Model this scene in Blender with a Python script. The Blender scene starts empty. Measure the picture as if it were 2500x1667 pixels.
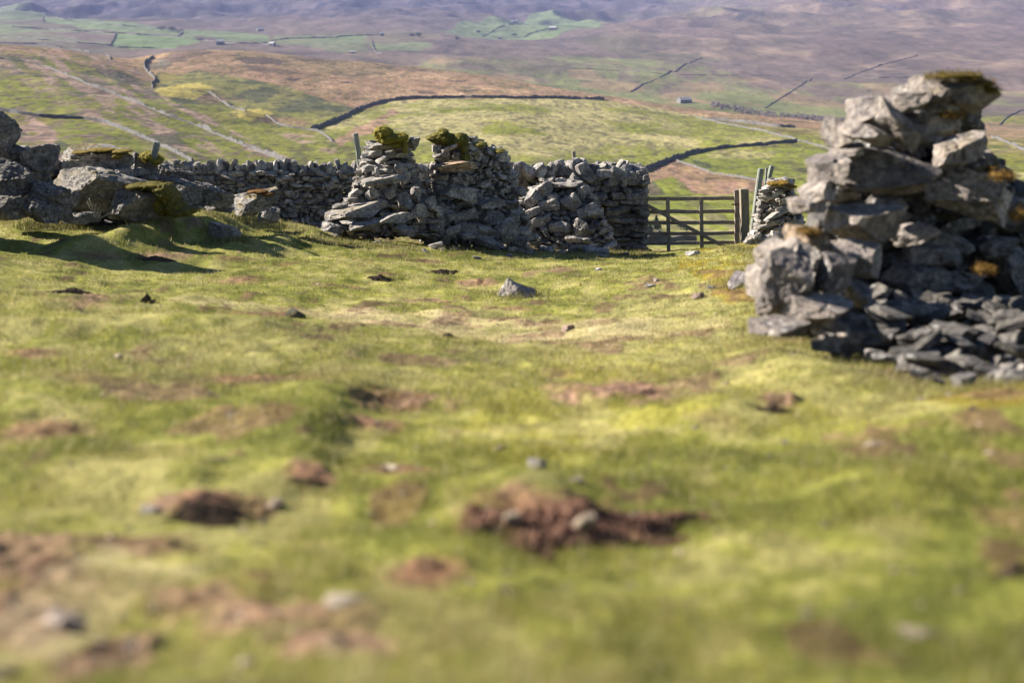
import bpy, bmesh, math
import numpy as np
from mathutils import Vector

R = math.radians
rng = np.random.default_rng(7)
scene = bpy.context.scene
col = scene.collection

# ------------------------------------------------------------------ camera model (eye at the origin)
F = 3472.0
PITCH = R(13.0)
SP, CP = math.sin(PITCH), math.cos(PITCH)


def pt(px, py, d):
    """the world point seen at px,py (photo pixels) standing d metres ahead"""
    u = (np.asarray(px, float) - 1250) / F
    v = (833.5 - np.asarray(py, float)) / F
    den = v * SP + CP
    return np.stack([u / den * d, np.ones_like(u) * d, (v * CP - SP) / den * d], -1)


def project(P):
    dep = P[..., 1] * CP - P[..., 2] * SP
    return 1250 + F * P[..., 0] / dep, 833.5 - F * (P[..., 1] * SP + P[..., 2] * CP) / dep


# ------------------------------------------------------------------ noise
def _hash(ix, iy, iz, seed):
    h = (ix * 374761393 + iy * 668265263 + iz * 1274126177 + seed * 974634777) & 0xFFFFFFFF
    h = ((h ^ (h >> 13)) * 1274126177) & 0xFFFFFFFF
    h = h ^ (h >> 16)
    return (h & 0xFFFF) / 32767.5 - 1.0


def vnoise3(p, seed=0):
    i = np.floor(p).astype(np.int64)
    f = p - i
    w = f * f * f * (f * (f * 6 - 15) + 10)
    r = 0
    for a in (0, 1):
        wx = w[..., 0] if a else 1 - w[..., 0]
        for b in (0, 1):
            wy = w[..., 1] if b else 1 - w[..., 1]
            for c in (0, 1):
                wz = w[..., 2] if c else 1 - w[..., 2]
                r = r + wx * wy * wz * _hash(i[..., 0] + a, i[..., 1] + b, i[..., 2] + c, seed)
    return r


def vnoise2(x, y, seed=0):
    ix = np.floor(x).astype(np.int64); iy = np.floor(y).astype(np.int64)
    fx = x - ix; fy = y - iy
    wx = fx * fx * fx * (fx * (fx * 6 - 15) + 10); wy = fy * fy * fy * (fy * (fy * 6 - 15) + 10)
    h = lambda a, b: _hash(ix + a, iy + b, 0 * ix, seed)
    return (h(0, 0) * (1 - wx) + h(1, 0) * wx) * (1 - wy) + (h(0, 1) * (1 - wx) + h(1, 1) * wx) * wy


def fbm2(x, y, oct=4, seed=0, gain=.5):
    r = 0; a = 1.0
    for k in range(oct):
        c, s = (1.0, 0.0) if k == 0 else (math.cos(.12 * k), math.sin(.12 * k))
        r = r + a * vnoise2((x * c - y * s) * 2 ** k + 17.3 * k, (x * s + y * c) * 2 ** k - 9.1 * k, seed + k)
        a *= gain
    return r


def fbm3(p, oct=4, seed=0, gain=.5):
    r = 0; a = 1.0
    for k in range(oct):
        r = r + a * vnoise3(p * 2 ** k + 11.7 * k, seed + k)
        a *= gain
    return r


def sstep(a, b, x):
    t = np.clip((x - a) / (b - a), 0, 1)
    return t * t * (3 - 2 * t)


# ------------------------------------------------------------------ the lie of the land
NEAR = {
    -600: [(1900, .9), (1667, 2.1), (1400, 2.8), (1150, 3.9), (950, 5.3), (780, 7.2), (640, 9.8), (600, 13), (560, 16), (520, 20), (500, 23), (500, 33), (540, 60)],
    0: [(1900, .9), (1667, 2.0), (1400, 2.7), (1200, 3.7), (1000, 5.1), (850, 7.0), (712, 9.3), (690, 10.5), (678, 12), (640, 14.5), (600, 17), (550, 19.5), (515, 22), (505, 26), (520, 34), (548, 60)],
    300: [(1900, .9), (1667, 1.97), (1400, 2.7), (1200, 3.7), (1000, 5.2), (850, 7.2), (748, 9.2), (742, 10.4), (712, 13), (660, 15.8), (610, 18), (560, 20), (522, 22.5), (512, 26), (520, 33), (550, 60)],
    600: [(1900, .9), (1667, 1.95), (1400, 2.68), (1230, 3.55), (1000, 5.3), (850, 7.5), (782, 9), (775, 10.5), (742, 13), (680, 16.2), (630, 18.6), (590, 20.5), (556, 23), (535, 26), (530, 32), (556, 60)],
    900: [(1900, .9), (1667, 1.93), (1400, 2.65), (1230, 3.55), (1000, 5.4), (880, 7.3), (822, 8.8), (815, 10), (765, 12.6), (705, 16), (660, 18.6), (625, 20.5), (600, 22.5), (590, 25), (575, 32), (580, 60)],
    1250: [(1900, .9), (1667, 1.9), (1450, 2.5), (1230, 3.55), (1100, 4.5), (1000, 5.7), (900, 7.4), (855, 8.9), (845, 10), (780, 12.3), (720, 15.3), (675, 18.5), (645, 21.5), (622, 24.5), (612, 27), (605, 30), (603, 60)],
    1600: [(1900, .9), (1667, 1.9), (1450, 2.5), (1230, 3.55), (1000, 5.6), (900, 7.2), (850, 8.6), (810, 10), (755, 12), (700, 15), (665, 18), (640, 22), (630, 26), (625, 29), (620, 31), (610, 40), (606, 60)],
    1790: [(1900, .9), (1667, 1.87), (1450, 2.45), (1230, 3.45), (1000, 5.3), (900, 6.9), (840, 8.4), (780, 10), (720, 12.2), (670, 15.3), (630, 19.5), (603, 23.5), (599, 26), (604, 28), (614, 31), (610, 40), (606, 60)],
    2050: [(1900, .9), (1667, 1.83), (1450, 2.4), (1230, 3.3), (1060, 4.4), (930, 5.8), (870, 7), (830, 8.2), (770, 10), (700, 13), (640, 18), (600, 24), (595, 30), (602, 60)],
    2300: [(1900, .9), (1667, 1.8), (1450, 2.35), (1230, 3.15), (1060, 4.1), (975, 4.9), (952, 5.5), (925, 6.5), (872, 8), (800, 10), (700, 13), (640, 18), (600, 24), (590, 32), (600, 60)],
    2500: [(1900, .9), (1667, 1.78), (1450, 2.3), (1230, 3.05), (1060, 4.0), (955, 4.8), (935, 5.5), (915, 6.5), (870, 8), (790, 10), (690, 13), (630, 18), (590, 24), (585, 32), (600, 60)],
    3100: [(1900, .9), (1667, 1.7), (1450, 2.2), (1230, 2.9), (1060, 3.7), (930, 4.6), (850, 5.8), (780, 7.5), (700, 10), (620, 14), (580, 18), (560, 24), (560, 32), (590, 60)],
}
TAILL = [(0, 4800), (-40, 6500), (-60, 9000)]
FAR = {
    -500: [(560, 60), (540, 100), (480, 180), (400, 260), (300, 350), (200, 480), (110, 650), (95, 720), (130, 900), (150, 1200), (125, 1600), (90, 2200), (60, 3000), (30, 4000)] + TAILL,
    0: [(548, 60), (535, 100), (500, 170), (420, 250), (370, 300), (290, 400), (200, 520), (140, 640), (101, 740), (130, 850), (150, 1100), (132, 1500), (112, 1750), (80, 2200), (40, 2900), (20, 3600)] + TAILL,
    150: [(549, 60), (535, 100), (505, 170), (425, 260), (370, 310), (295, 410), (210, 530), (150, 660), (113, 780), (140, 900), (155, 1150), (133, 1500), (112, 1750), (82, 2200), (42, 2950), (20, 3700)] + TAILL,
    300: [(550, 60), (540, 100), (510, 170), (430, 270), (380, 320), (300, 420), (230, 540), (170, 680), (136, 820), (150, 950), (160, 1200), (135, 1500), (115, 1800), (85, 2200), (45, 3000), (20, 3800)] + TAILL,
    370: [(551, 60), (542, 100), (512, 170), (435, 270), (380, 330), (310, 420), (255, 520), (222, 600), (215, 660), (180, 760), (138, 900), (150, 1060), (155, 1250), (130, 1550), (110, 1850), (85, 2250), (45, 3000), (20, 3800)] + TAILL,
    440: [(552, 60), (545, 100), (515, 170), (440, 270), (385, 340), (325, 420), (270, 510), (235, 580), (205, 660), (155, 800), (114, 940), (140, 1100), (150, 1300), (128, 1600), (108, 1900), (85, 2300), (45, 3050), (20, 3800)] + TAILL,
    600: [(556, 60), (550, 100), (530, 170), (450, 280), (400, 340), (340, 430), (290, 530), (240, 640), (190, 760), (140, 900), (120, 1000), (145, 1150), (150, 1350), (125, 1700), (105, 2000), (85, 2400), (45, 3100), (20, 3900)] + TAILL,
    900: [(580, 60), (575, 100), (550, 170), (470, 280), (420, 350), (350, 450), (300, 560), (250, 700), (210, 800), (170, 940), (150, 1040), (170, 1200), (165, 1400), (140, 1750), (120, 2000), (90, 2500), (45, 3300), (20, 4000)] + TAILL,
    1100: [(592, 60), (588, 100), (572, 170), (490, 265), (430, 340), (365, 430), (310, 540), (260, 670), (238, 744), (205, 860), (172, 1010), (190, 1180), (180, 1380), (150, 1720), (118, 2100), (85, 2600), (45, 3300), (22, 4000)] + TAILL,
    1250: [(603, 60), (601, 100), (592, 170), (500, 260), (440, 330), (380, 420), (320, 520), (270, 640), (238, 744), (210, 870), (192, 980), (210, 1150), (200, 1350), (165, 1700), (130, 2000), (99, 2400), (107, 2700), (90, 3000), (45, 3600), (20, 4200)] + TAILL,
    1500: [(606, 60), (605, 100), (604, 170), (520, 260), (450, 350), (400, 440), (340, 540), (285, 660), (252, 780), (234, 900), (262, 1050), (255, 1250), (215, 1500), (160, 1900), (115, 2300), (75, 2800), (62, 3100), (80, 3400), (45, 4000), (20, 4500), (0, 5000), (-40, 7000), (-50, 9000)],
    1700: [(606, 60), (606, 100), (604, 170), (520, 260), (450, 350), (400, 440), (350, 530), (300, 680), (264, 860), (285, 1000), (280, 1150), (240, 1350), (190, 1700), (130, 2200), (80, 2700), (60, 3000), (28, 3500), (45, 3800), (18, 4600), (0, 5200), (-40, 7000), (-50, 9000)],
    1950: [(606, 60), (606, 100), (600, 170), (520, 260), (450, 340), (400, 420), (345, 520), (310, 680), (291, 840), (310, 950), (300, 1100), (250, 1350), (190, 1700), (130, 2200), (70, 2900), (10, 3600), (-20, 4500), (-60, 7000), (-70, 9000)],
    2250: [(600, 60), (600, 100), (590, 170), (520, 250), (440, 340), (380, 440), (335, 580), (310, 760), (322, 880), (305, 1050), (250, 1350), (190, 1700), (120, 2200), (60, 2800), (0, 3600), (-60, 5000), (-80, 7000), (-90, 9000)],
    2500: [(600, 60), (600, 100), (590, 170), (520, 240), (440, 320), (390, 400), (345, 520), (321, 690), (330, 820), (310, 1000), (250, 1300), (190, 1650), (120, 2200), (60, 2800), (0, 3600), (-60, 5000), (-80, 7000), (-90, 9000)],
    3100: [(590, 60), (590, 100), (580, 170), (510, 240), (430, 320), (390, 400), (350, 520), (330, 690), (335, 820), (310, 1000), (250, 1300), (190, 1650), (120, 2200), (60, 2800), (0, 3600), (-60, 5000), (-80, 7000), (-90, 9000)],
}


def build_table(src, lo, hi, n, sig_l, sig_c):
    tl = np.linspace(math.log(lo), math.log(hi), n)
    cs = np.linspace(-1.3, 1.3, 521)
    ccol = []; rows = []
    for px in sorted(src):
        pp = np.array(src[px], float)
        P = pt(np.full(len(pp), px), pp[:, 0], pp[:, 1])
        s = P[:, 2] / P[:, 1]
        ccol.append((px - 1250) / F / (0.955 if src is NEAR else 1.015))
        rows.append(np.interp(tl, np.log(pp[:, 1]), s))
    rows = np.array(rows)
    T = np.array([np.interp(cs, ccol, rows[:, k]) for k in range(n)])       # [n, cs]

    def blur(A, sig, axis):
        r = max(1, int(3 * sig)); k = np.exp(-.5 * (np.arange(-r, r + 1) / sig) ** 2); k /= k.sum()
        pad = [(0, 0), (0, 0)]; pad[axis] = (r, r)
        B = np.pad(A, pad, mode='edge')
        return np.apply_along_axis(lambda m: np.convolve(m, k, 'valid'), axis, B)
    T = blur(T, sig_l * n / (math.log(hi) - math.log(lo)), 0)
    T = blur(T, sig_c / (cs[1] - cs[0]), 1)
    return tl, cs, T


TN = build_table(NEAR, .8, 75, 500, .04, .022)
TF = build_table(FAR, 45, 9200, 700, .025, .012)


def lookup(T, c, l):
    tl, cs, A = T
    fi = np.clip((l - tl[0]) / (tl[1] - tl[0]), 0, len(tl) - 1.001); ii = fi.astype(int); ft = fi - ii
    fj = np.clip((c - cs[0]) / (cs[1] - cs[0]), 0, len(cs) - 1.001); jj = fj.astype(int); fc = fj - jj
    return (A[ii, jj] * (1 - ft) * (1 - fc) + A[ii + 1, jj] * ft * (1 - fc) + A[ii, jj + 1] * (1 - ft) * fc + A[ii + 1, jj + 1] * ft * fc)


BUMPS = []      # local mounds and hollows of the pasture: x, y, rx, ry, height, rot, edge(0 smooth / 1 steep on the right)


def zland(X, Y, detail=True):
    X = np.asarray(X, float); Y = np.asarray(Y, float)
    Yc = np.maximum(Y, .8)
    c = X / Yc
    l = np.log(Yc)
    w = sstep(math.log(48), math.log(72), l)
    s = lookup(TN, c, l) * (1 - w) + lookup(TF, c, l) * w
    z = s * Yc - .22 * (Y - Yc) * 1.0
    if not detail:
        return z
    a_n = 1 - sstep(45, 80, Yc)
    z = z + a_n * (.017 * fbm2(X / .9, Y / .9, 3, 3) * sstep(1, 12, Yc) + .01 * fbm2(X / .9, Y / .9, 3, 3) + .04 * vnoise2(X / 2.3 + 5, Y / 2.3, 5) * sstep(3, 12, Yc) + .011 * fbm2(X / .13, Y / .13, 2, 9) + (.010 + .012 * sstep(4, 12, Yc)) * vnoise2(X / .33, Y / .33, 11) + (.012 + .018 * sstep(4, 12, Yc)) * np.clip(vnoise2(X / .62, Y / .8, 13), 0, 1))
    far = sstep(70, 140, Yc)
    if np.any(far > 0):
        z = z + far * (.35 * fbm2(X / 14, Y / 14, 3, 21) + .7 * vnoise2(X / 45, Y / 45, 25) * sstep(200, 400, Yc))
        ff = sstep(1100, 1600, Yc)
        r1 = 1 - np.abs(fbm2(X / 320, Y / 420, 4, 31))
        z = z + ff * ((4 + 5 * sstep(2500, 3300, Yc)) * fbm2(X / 170, Y / 170, 4, 41) + 30 * (r1 - .6) * sstep(2600, 3500, Yc))
    for (bx, by, rx, ry, h, rot, edge) in BUMPS:
        m = (np.abs(X - bx) < 3 * max(rx, ry)) & (np.abs(Y - by) < 3 * max(rx, ry))
        if not np.any(m):
            continue
        dx = X[m] - bx; dy = Y[m] - by
        cr, sr = math.cos(rot), math.sin(rot)
        ex = (dx * cr + dy * sr) / rx; ey = (-dx * sr + dy * cr) / ry
        if edge:
            prof = sstep(-2.6, .2, ex) * (1 - sstep(.2, 1.3, ex)) * np.exp(-ey * ey)
        else:
            prof = np.exp(-(ex * ex + ey * ey))
        zz = np.zeros_like(z); zz[m] = h * prof
        z = z + zz
    return z


def hit(px, py, lo=1.2, hi=8500, n=5000):
    d = np.exp(np.linspace(math.log(lo), math.log(hi), n))
    P = pt(np.full(n, px), np.full(n, py), d)
    z = zland(P[:, 0], P[:, 1])
    k = np.argmax(P[:, 2] <= z)
    if not (P[:, 2] <= z).any():
        return None
    if k == 0:
        return np.array([P[0, 0], P[0, 1], z[0]])
    a = P[k - 1, 2] - z[k - 1]; b = z[k] - P[k, 2]
    t = a / (a + b + 1e-9)
    dd = d[k - 1] * (1 - t) + d[k] * t
    Q = pt(px, py, dd)
    return np.array([Q[0], Q[1], float(zland(np.array([Q[0]]), np.array([Q[1]]))[0])])


def bump(px, py, wpx, hpx, h, rot=0, edge=0, far=None):
    if far:
        p = hit(px, py, 200, 1100)
        BUMPS.append((p[0], p[1], wpx / F * p[1], far, h, 0, 0)); return
    p = hit(px, py, 1.3, 60)
    if p is None: return
    r = wpx / F * p[1]
    a = hit(px, py + hpx, 1.3, 60); b = hit(px, py - hpx, 1.3, 60)
    a = p if a is None else a; b = p if b is None else b
    ry = min(max(abs(b[1] - a[1]) / 2, .08), 2.5)
    BUMPS.append((p[0], p[1], r, ry, h, rot, edge))


for b in [
    (770, 1010, 120, 110, .07, 0, 1), (1290, 1205, 150, 40, .05, 0, 0), (2290, 1030, 150, 40, .02, 0, 0), (2430, 1030, 160, 40, .03, 0, 0),
    (150, 1130, 140, 50, .05, 0, 0), (1750, 1010, 160, 40, .05, 0, 0), (2150, 1200, 160, 60, .06, 0, 0), (1100, 1340, 190, 50, .04, 0, 0),
    (1800, 690, 60, 14, .10, 0, 0), (570, 552, 55, 14, .22, 0, 0), (450, 560, 95, 30, .15, 0, 0), (405, 552, 38, 16, .11, 0, 0), (470, 560, 30, 14, .10, 0, 0), (515, 558, 36, 16, .13, 0, 0), (590, 600, 40, 12, .08, 0, 0), (300, 590, 40, 12, .09, 0, 0), (690, 590, 36, 10, .08, 0, 0), (340, 560, 50, 20, .10, 0, 0), (770, 580, 30, 8, .12, 0, 0), (660, 548, 40, 8, .12, 0, 0),
    (100, 960, 170, 50, .03, 0, 0), (400, 1170, 200, 40, .05, 0, 0), (600, 800, 150, 20, .07, 0, 0), (1950, 900, 120, 40, .06, 0, 0),
    (200, 600, 60, 12, .12, 0, 0), (350, 575, 50, 10, .12, 0, 0), (110, 560, 60, 12, .14, 0, 0), (480, 1235, 130, 30, .03, 0, 0), (740, 1150, 90, 30, .03, 0, 0)]:
    bump(*b)
bump(450, 228, 66, 0, 2.2, far=40)
bump(610, 286, 50, 0, 1.8, far=32)

# ------------------------------------------------------------------ mesh + object helpers


def mesh_np(name, V, Fc, mat=None, cols=None, smooth=False, parent=None, mats=None):
    me = bpy.data.meshes.new(name)
    V = np.asarray(V, np.float32)
    Fc = [np.asarray(f, np.int32) for f in (Fc if isinstance(Fc, list) else [Fc]) if len(f)]
    me.vertices.add(len(V)); me.vertices.foreach_set('co', V.ravel())
    nl = sum(f.size for f in Fc); npoly = sum(len(f) for f in Fc)
    me.loops.add(nl); me.polygons.add(npoly)
    me.loops.foreach_set('vertex_index', np.concatenate([f.ravel() for f in Fc]))
    tot = np.concatenate([np.full(len(f), f.shape[1], np.int32) for f in Fc])
    me.polygons.foreach_set('loop_start', np.concatenate([[0], np.cumsum(tot)[:-1]]).astype(np.int32))
    me.polygons.foreach_set('loop_total', tot)
    me.polygons.foreach_set('use_smooth', np.full(npoly, smooth))
    me.update(calc_edges=True)
    if cols is not None:
        C = np.asarray(cols, np.float32)
        if C.shape[1] == 3:
            C = np.concatenate([C, np.ones((len(C), 1), np.float32)], 1)
        at = me.color_attributes.new(name='Col', type='FLOAT_COLOR', domain='POINT')
        at.data.foreach_set('color', C.ravel())
    if mat:
        me.materials.append(mat)
    o = bpy.data.objects.new(name, me); col.objects.link(o)
    if parent:
        o.parent = parent
        o.matrix_parent_inverse = parent.matrix_basis.inverted() if False else o.matrix_parent_inverse
    return o


def recenter(o, c):
    """give a mesh object its own origin at c"""
    c = Vector(c)
    me = o.data
    co = np.empty(len(me.vertices) * 3, np.float32); me.vertices.foreach_get('co', co)
    co = (co.reshape(-1, 3) - np.array(c, np.float32)); me.vertices.foreach_set('co', co.ravel()); me.update()
    o.location = c
    return o


def tag(o, label=None, cat=None, group=None, kind=None):
    if label: o['label'] = label
    if cat: o['category'] = cat
    if group: o['group'] = group
    if kind: o['kind'] = kind
    elif cat: o['kind'] = 'thing'
    return o


def empty(name, loc):
    o = bpy.data.objects.new(name, None); o.location = loc; o.empty_display_size = .2
    col.objects.link(o)
    return o


def child(o, parent):
    o.parent = parent
    o.location = Vector(o.location) - Vector(parent.location)
    return o


# ------------------------------------------------------------------ materials
def nt(name):
    m = bpy.data.materials.new(name); m.use_nodes = True
    t = m.node_tree
    b = t.nodes['Principled BSDF']
    b.inputs['Specular IOR Level'].default_value = .2
    b.inputs['Roughness'].default_value = .9
    return m, t, b


def node(t, ty, **kw):
    n = t.nodes.new(ty)
    for k, v in kw.items():
        if k in n.inputs: n.inputs[k].default_value = v
        else: setattr(n, k, v)
    return n


def mix(t, fac, a, b, mode='MIX'):
    n = t.nodes.new('ShaderNodeMix'); n.data_type = 'RGBA'; n.blend_type = mode
    for i, v in ((0, fac), (6, a), (7, b)):
        if hasattr(v, 'is_linked'): t.links.new(v, n.inputs[i])
        elif i == 0: n.inputs[0].default_value = v
        else: n.inputs[i].default_value = (*v, 1)
    return n.outputs[2]


def ramp(t, src, lo, hi):
    n = t.nodes.new('ShaderNodeMapRange'); n.interpolation_type = 'SMOOTHSTEP'
    n.inputs[1].default_value = lo; n.inputs[2].default_value = hi
    t.links.new(src, n.inputs[0])
    return n.outputs[0]


def noise(t, vec, scale, detail=4, rough=.55):
    n = t.nodes.new('ShaderNodeTexNoise'); n.inputs['Scale'].default_value = scale
    n.inputs['Detail'].default_value = detail; n.inputs['Roughness'].default_value = rough
    t.links.new(vec, n.inputs['Vector'])
    return n.outputs['Fac']


def math_(t, op, a, b=None):
    n = t.nodes.new('ShaderNodeMath'); n.operation = op
    for i, v in ((0, a), (1, b)):
        if v is None: continue
        if hasattr(v, 'is_linked'): t.links.new(v, n.inputs[i])
        else: n.inputs[i].default_value = v
    return n.outputs[0]


def land_mat(name, scales, amp, bump_d=0, sy=1.0):
    m, t, b = nt(name)
    b.inputs['Specular IOR Level'].default_value = .05
    g = t.nodes.new('ShaderNodeNewGeometry')
    mp = t.nodes.new('ShaderNodeMapping'); mp.inputs['Scale'].default_value = (1, sy, 1); t.links.new(g.outputs['Position'], mp.inputs[0])
    P = mp.outputs[0]
    a = node(t, 'ShaderNodeVertexColor', layer_name='Col')
    c = a.outputs['Color']
    for k, s in enumerate(scales):
        f = ramp(t, noise(t, P, s, 5, .6), .3, .7)
        lo = 1 - amp[k]; hi = 1 + amp[k]
        tint = mix(t, f, (lo, lo * 1.02, lo * .98), (hi, hi * .99, hi * 1.0))
        c = mix(t, 1.0, c, tint, 'MULTIPLY')
    t.links.new(c, b.inputs['Base Color'])
    if bump_d:
        bm = t.nodes.new('ShaderNodeBump'); bm.inputs['Strength'].default_value = .8; bm.inputs['Distance'].default_value = bump_d
        t.links.new(noise(t, P, scales[-1], 6, .65), bm.inputs['Height'])
        t.links.new(bm.outputs[0], b.inputs['Normal'])
    return m


M_ground = land_mat('pasture_turf', (.7, 5, 40), (.2, .22, .3), .02)
M_hill = land_mat('hill_pasture', (.03, .14, .6), (.12, .20, .32), .4, .3)
M_fell = land_mat('fell_moorland', (.004, .016, .07), (.12, .16, .2), 2.5, .3)


def stone_mat():
    m, t, b = nt('limestone')
    g = t.nodes.new('ShaderNodeNewGeometry')
    P = g.outputs['Position']
    a = node(t, 'ShaderNodeVertexColor', layer_name='Col')
    c = a.outputs['Color']
    f = ramp(t, noise(t, P, 5, 5, .65), .3, .72)
    c = mix(t, 1.0, c, mix(t, f, (.55, .55, .6), (1.4, 1.36, 1.28)), 'MULTIPLY')
    f = ramp(t, noise(t, P, 22, 5, .7), .35, .68)
    c = mix(t, 1.0, c, mix(t, f, (.5, .5, .52), (1.35, 1.33, 1.3)), 'MULTIPLY')
    # pale lichen spots
    v = node(t, 'ShaderNodeTexVoronoi', Scale=16); t.links.new(P, v.inputs['Vector'])
    spot = math_(t, 'MULTIPLY', ramp(t, v.outputs['Distance'], .34, .2), ramp(t, noise(t, P, 2.6, 3), .5, .62))
    c = mix(t, math_(t, 'MULTIPLY', spot, .7), c, (.48, .465, .43))
    # dark crust
    dk = ramp(t, noise(t, P, 11, 6, .75), .58, .68)
    c = mix(t, math_(t, 'MULTIPLY', dk, .7), c, (.05, .047, .045))
    # ochre lichen and moss on upper sides of stones that carry it (alpha)
    sep = t.nodes.new('ShaderNodeSeparateXYZ'); t.links.new(g.outputs['Normal'], sep.inputs[0])
    up = ramp(t, sep.outputs[2], .15, .75)
    mo = math_(t, 'MULTIPLY', math_(t, 'MULTIPLY', up, ramp(t, noise(t, P, 3.4, 5, .7), .46, .58)), a.outputs['Alpha'])
    mc = mix(t, noise(t, P, 12, 3), (.16, .085, .012), (.13, .115, .015))
    c = mix(t, mo, c, mc)
    t.links.new(c, b.inputs['Base Color'])
    bm = t.nodes.new('ShaderNodeBump'); bm.inputs['Strength'].default_value = 1.0; bm.inputs['Distance'].default_value = .035
    h = math_(t, 'ADD', noise(t, P, 20, 7, .7), math_(t, 'MULTIPLY', noise(t, P, 90, 3, .6), .4))
    t.links.new(h, bm.inputs['Height']); t.links.new(bm.outputs[0], b.inputs['Normal'])
    return m


M_stone = stone_mat()


def plain(name, c1, c2, scale=8, rough=.9, bumpd=.01, stretch=None, spec=.2):
    m, t, b = nt(name)
    b.inputs['Roughness'].default_value = rough; b.inputs['Specular IOR Level'].default_value = spec
    g = t.nodes.new('ShaderNodeTexCoord')
    v = g.outputs['Object']
    if stretch:
        mp = t.nodes.new('ShaderNodeMapping'); mp.inputs['Scale'].default_value = stretch
        t.links.new(v, mp.inputs[0]); v = mp.outputs[0]
    n = noise(t, v, scale, 6, .65)
    t.links.new(mix(t, ramp(t, n, .3, .7), c1, c2), b.inputs['Base Color'])
    bm = t.nodes.new('ShaderNodeBump'); bm.inputs['Strength'].default_value = .7; bm.inputs['Distance'].default_value = bumpd
    t.links.new(n, bm.inputs['Height']); t.links.new(bm.outputs[0], b.inputs['Normal'])
    return m


def leafy(name, trans=.45):
    m, t, b = nt(name)
    a = node(t, 'ShaderNodeVertexColor', layer_name='Col')
    out = t.nodes['Material Output']
    tr = t.nodes.new('ShaderNodeBsdfTranslucent')
    t.links.new(a.outputs['Color'], b.inputs['Base Color']); t.links.new(a.outputs['Color'], tr.inputs['Color'])
    b.inputs['Roughness'].default_value = .75
    ms = t.nodes.new('ShaderNodeMixShader'); ms.inputs[0].default_value = trans
    t.links.new(b.outputs[0], ms.inputs[1]); t.links.new(tr.outputs[0], ms.inputs[2]); t.links.new(ms.outputs[0], out.inputs[0])
    return m


M_grass = leafy('grass_blades')
M_moss = leafy('moss', .3)
M_wood = plain('weathered_gate_timber', (.17, .135, .105), (.30, .255, .21), 14, .85, .006, (1, 1, 1))
M_post = plain('weathered_post_timber', (.12, .10, .07), (.26, .22, .16), 10, .85, .008, (4, 4, .5))
M_post_green = plain('grey_green_treated_post', (.11, .12, .10), (.26, .27, .235), 10, .8, .005, (4, 4, .5))
M_soil = plain('red_brown_soil', (.085, .044, .030), (.25, .135, .088), 45, .95, .02)
M_soil_dark = plain('dark_peaty_clod', (.03, .022, .015), (.085, .055, .035), 25, .95, .02)
M_fieldwall = plain('field_wall_stone', (.05, .048, .047), (.135, .125, .12), .8, .95, .1)
M_roof = plain('stone_slate_roof', (.22, .21, .20), (.38, .36, .34), .8, .8, .05)
M_barn = plain('barn_stone', (.10, .095, .09), (.2, .19, .175), 1.5, .9, .05)
M_dark = plain('barn_opening_dark', (.02, .02, .02), (.04, .04, .04), 2, .9, .01)
M_iron = plain('rusty_iron', (.05, .03, .02), (.11, .06, .035), 30, .7, .002, None, .4)
M_twig = plain('dry_pale_stem', (.3, .26, .2), (.5, .44, .36), 20, .8, .002)

# ------------------------------------------------------------------ land cover
def pip(px, py, poly):
    x = np.array([p[0] for p in poly], float); y = np.array([p[1] for p in poly], float)
    r = np.zeros(px.shape, bool)
    bb = (px > x.min()) & (px < x.max()) & (py > y.min()) & (py < y.max())
    if not bb.any(): return r
    qx, qy = px[bb], py[bb]; ins = np.zeros(qx.shape, bool)
    j = len(x) - 1
    for i in range(len(x)):
        c = ((y[i] > qy) != (y[j] > qy)) & (qx < (x[j] - x[i]) * (qy - y[i]) / (y[j] - y[i] + 1e-9) + x[i])
        ins ^= c; j = i
    r[bb] = ins
    return r


def lerp(C, c, m):
    m = np.clip(m, 0, 1)[..., None]
    return C * (1 - m) + np.array(c) * m


G_ = (.115, .118, .020); G2 = (.135, .138, .026); OL = (.125, .105, .030); STRAW = (.30, .25, .13)
MOOR = (.20, .122, .08); HEATH = (.065, .045, .04); BRACK = (.215, .125, .092); PINK = (.22, .15, .12); RUSH = (.038, .046, .026)


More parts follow.
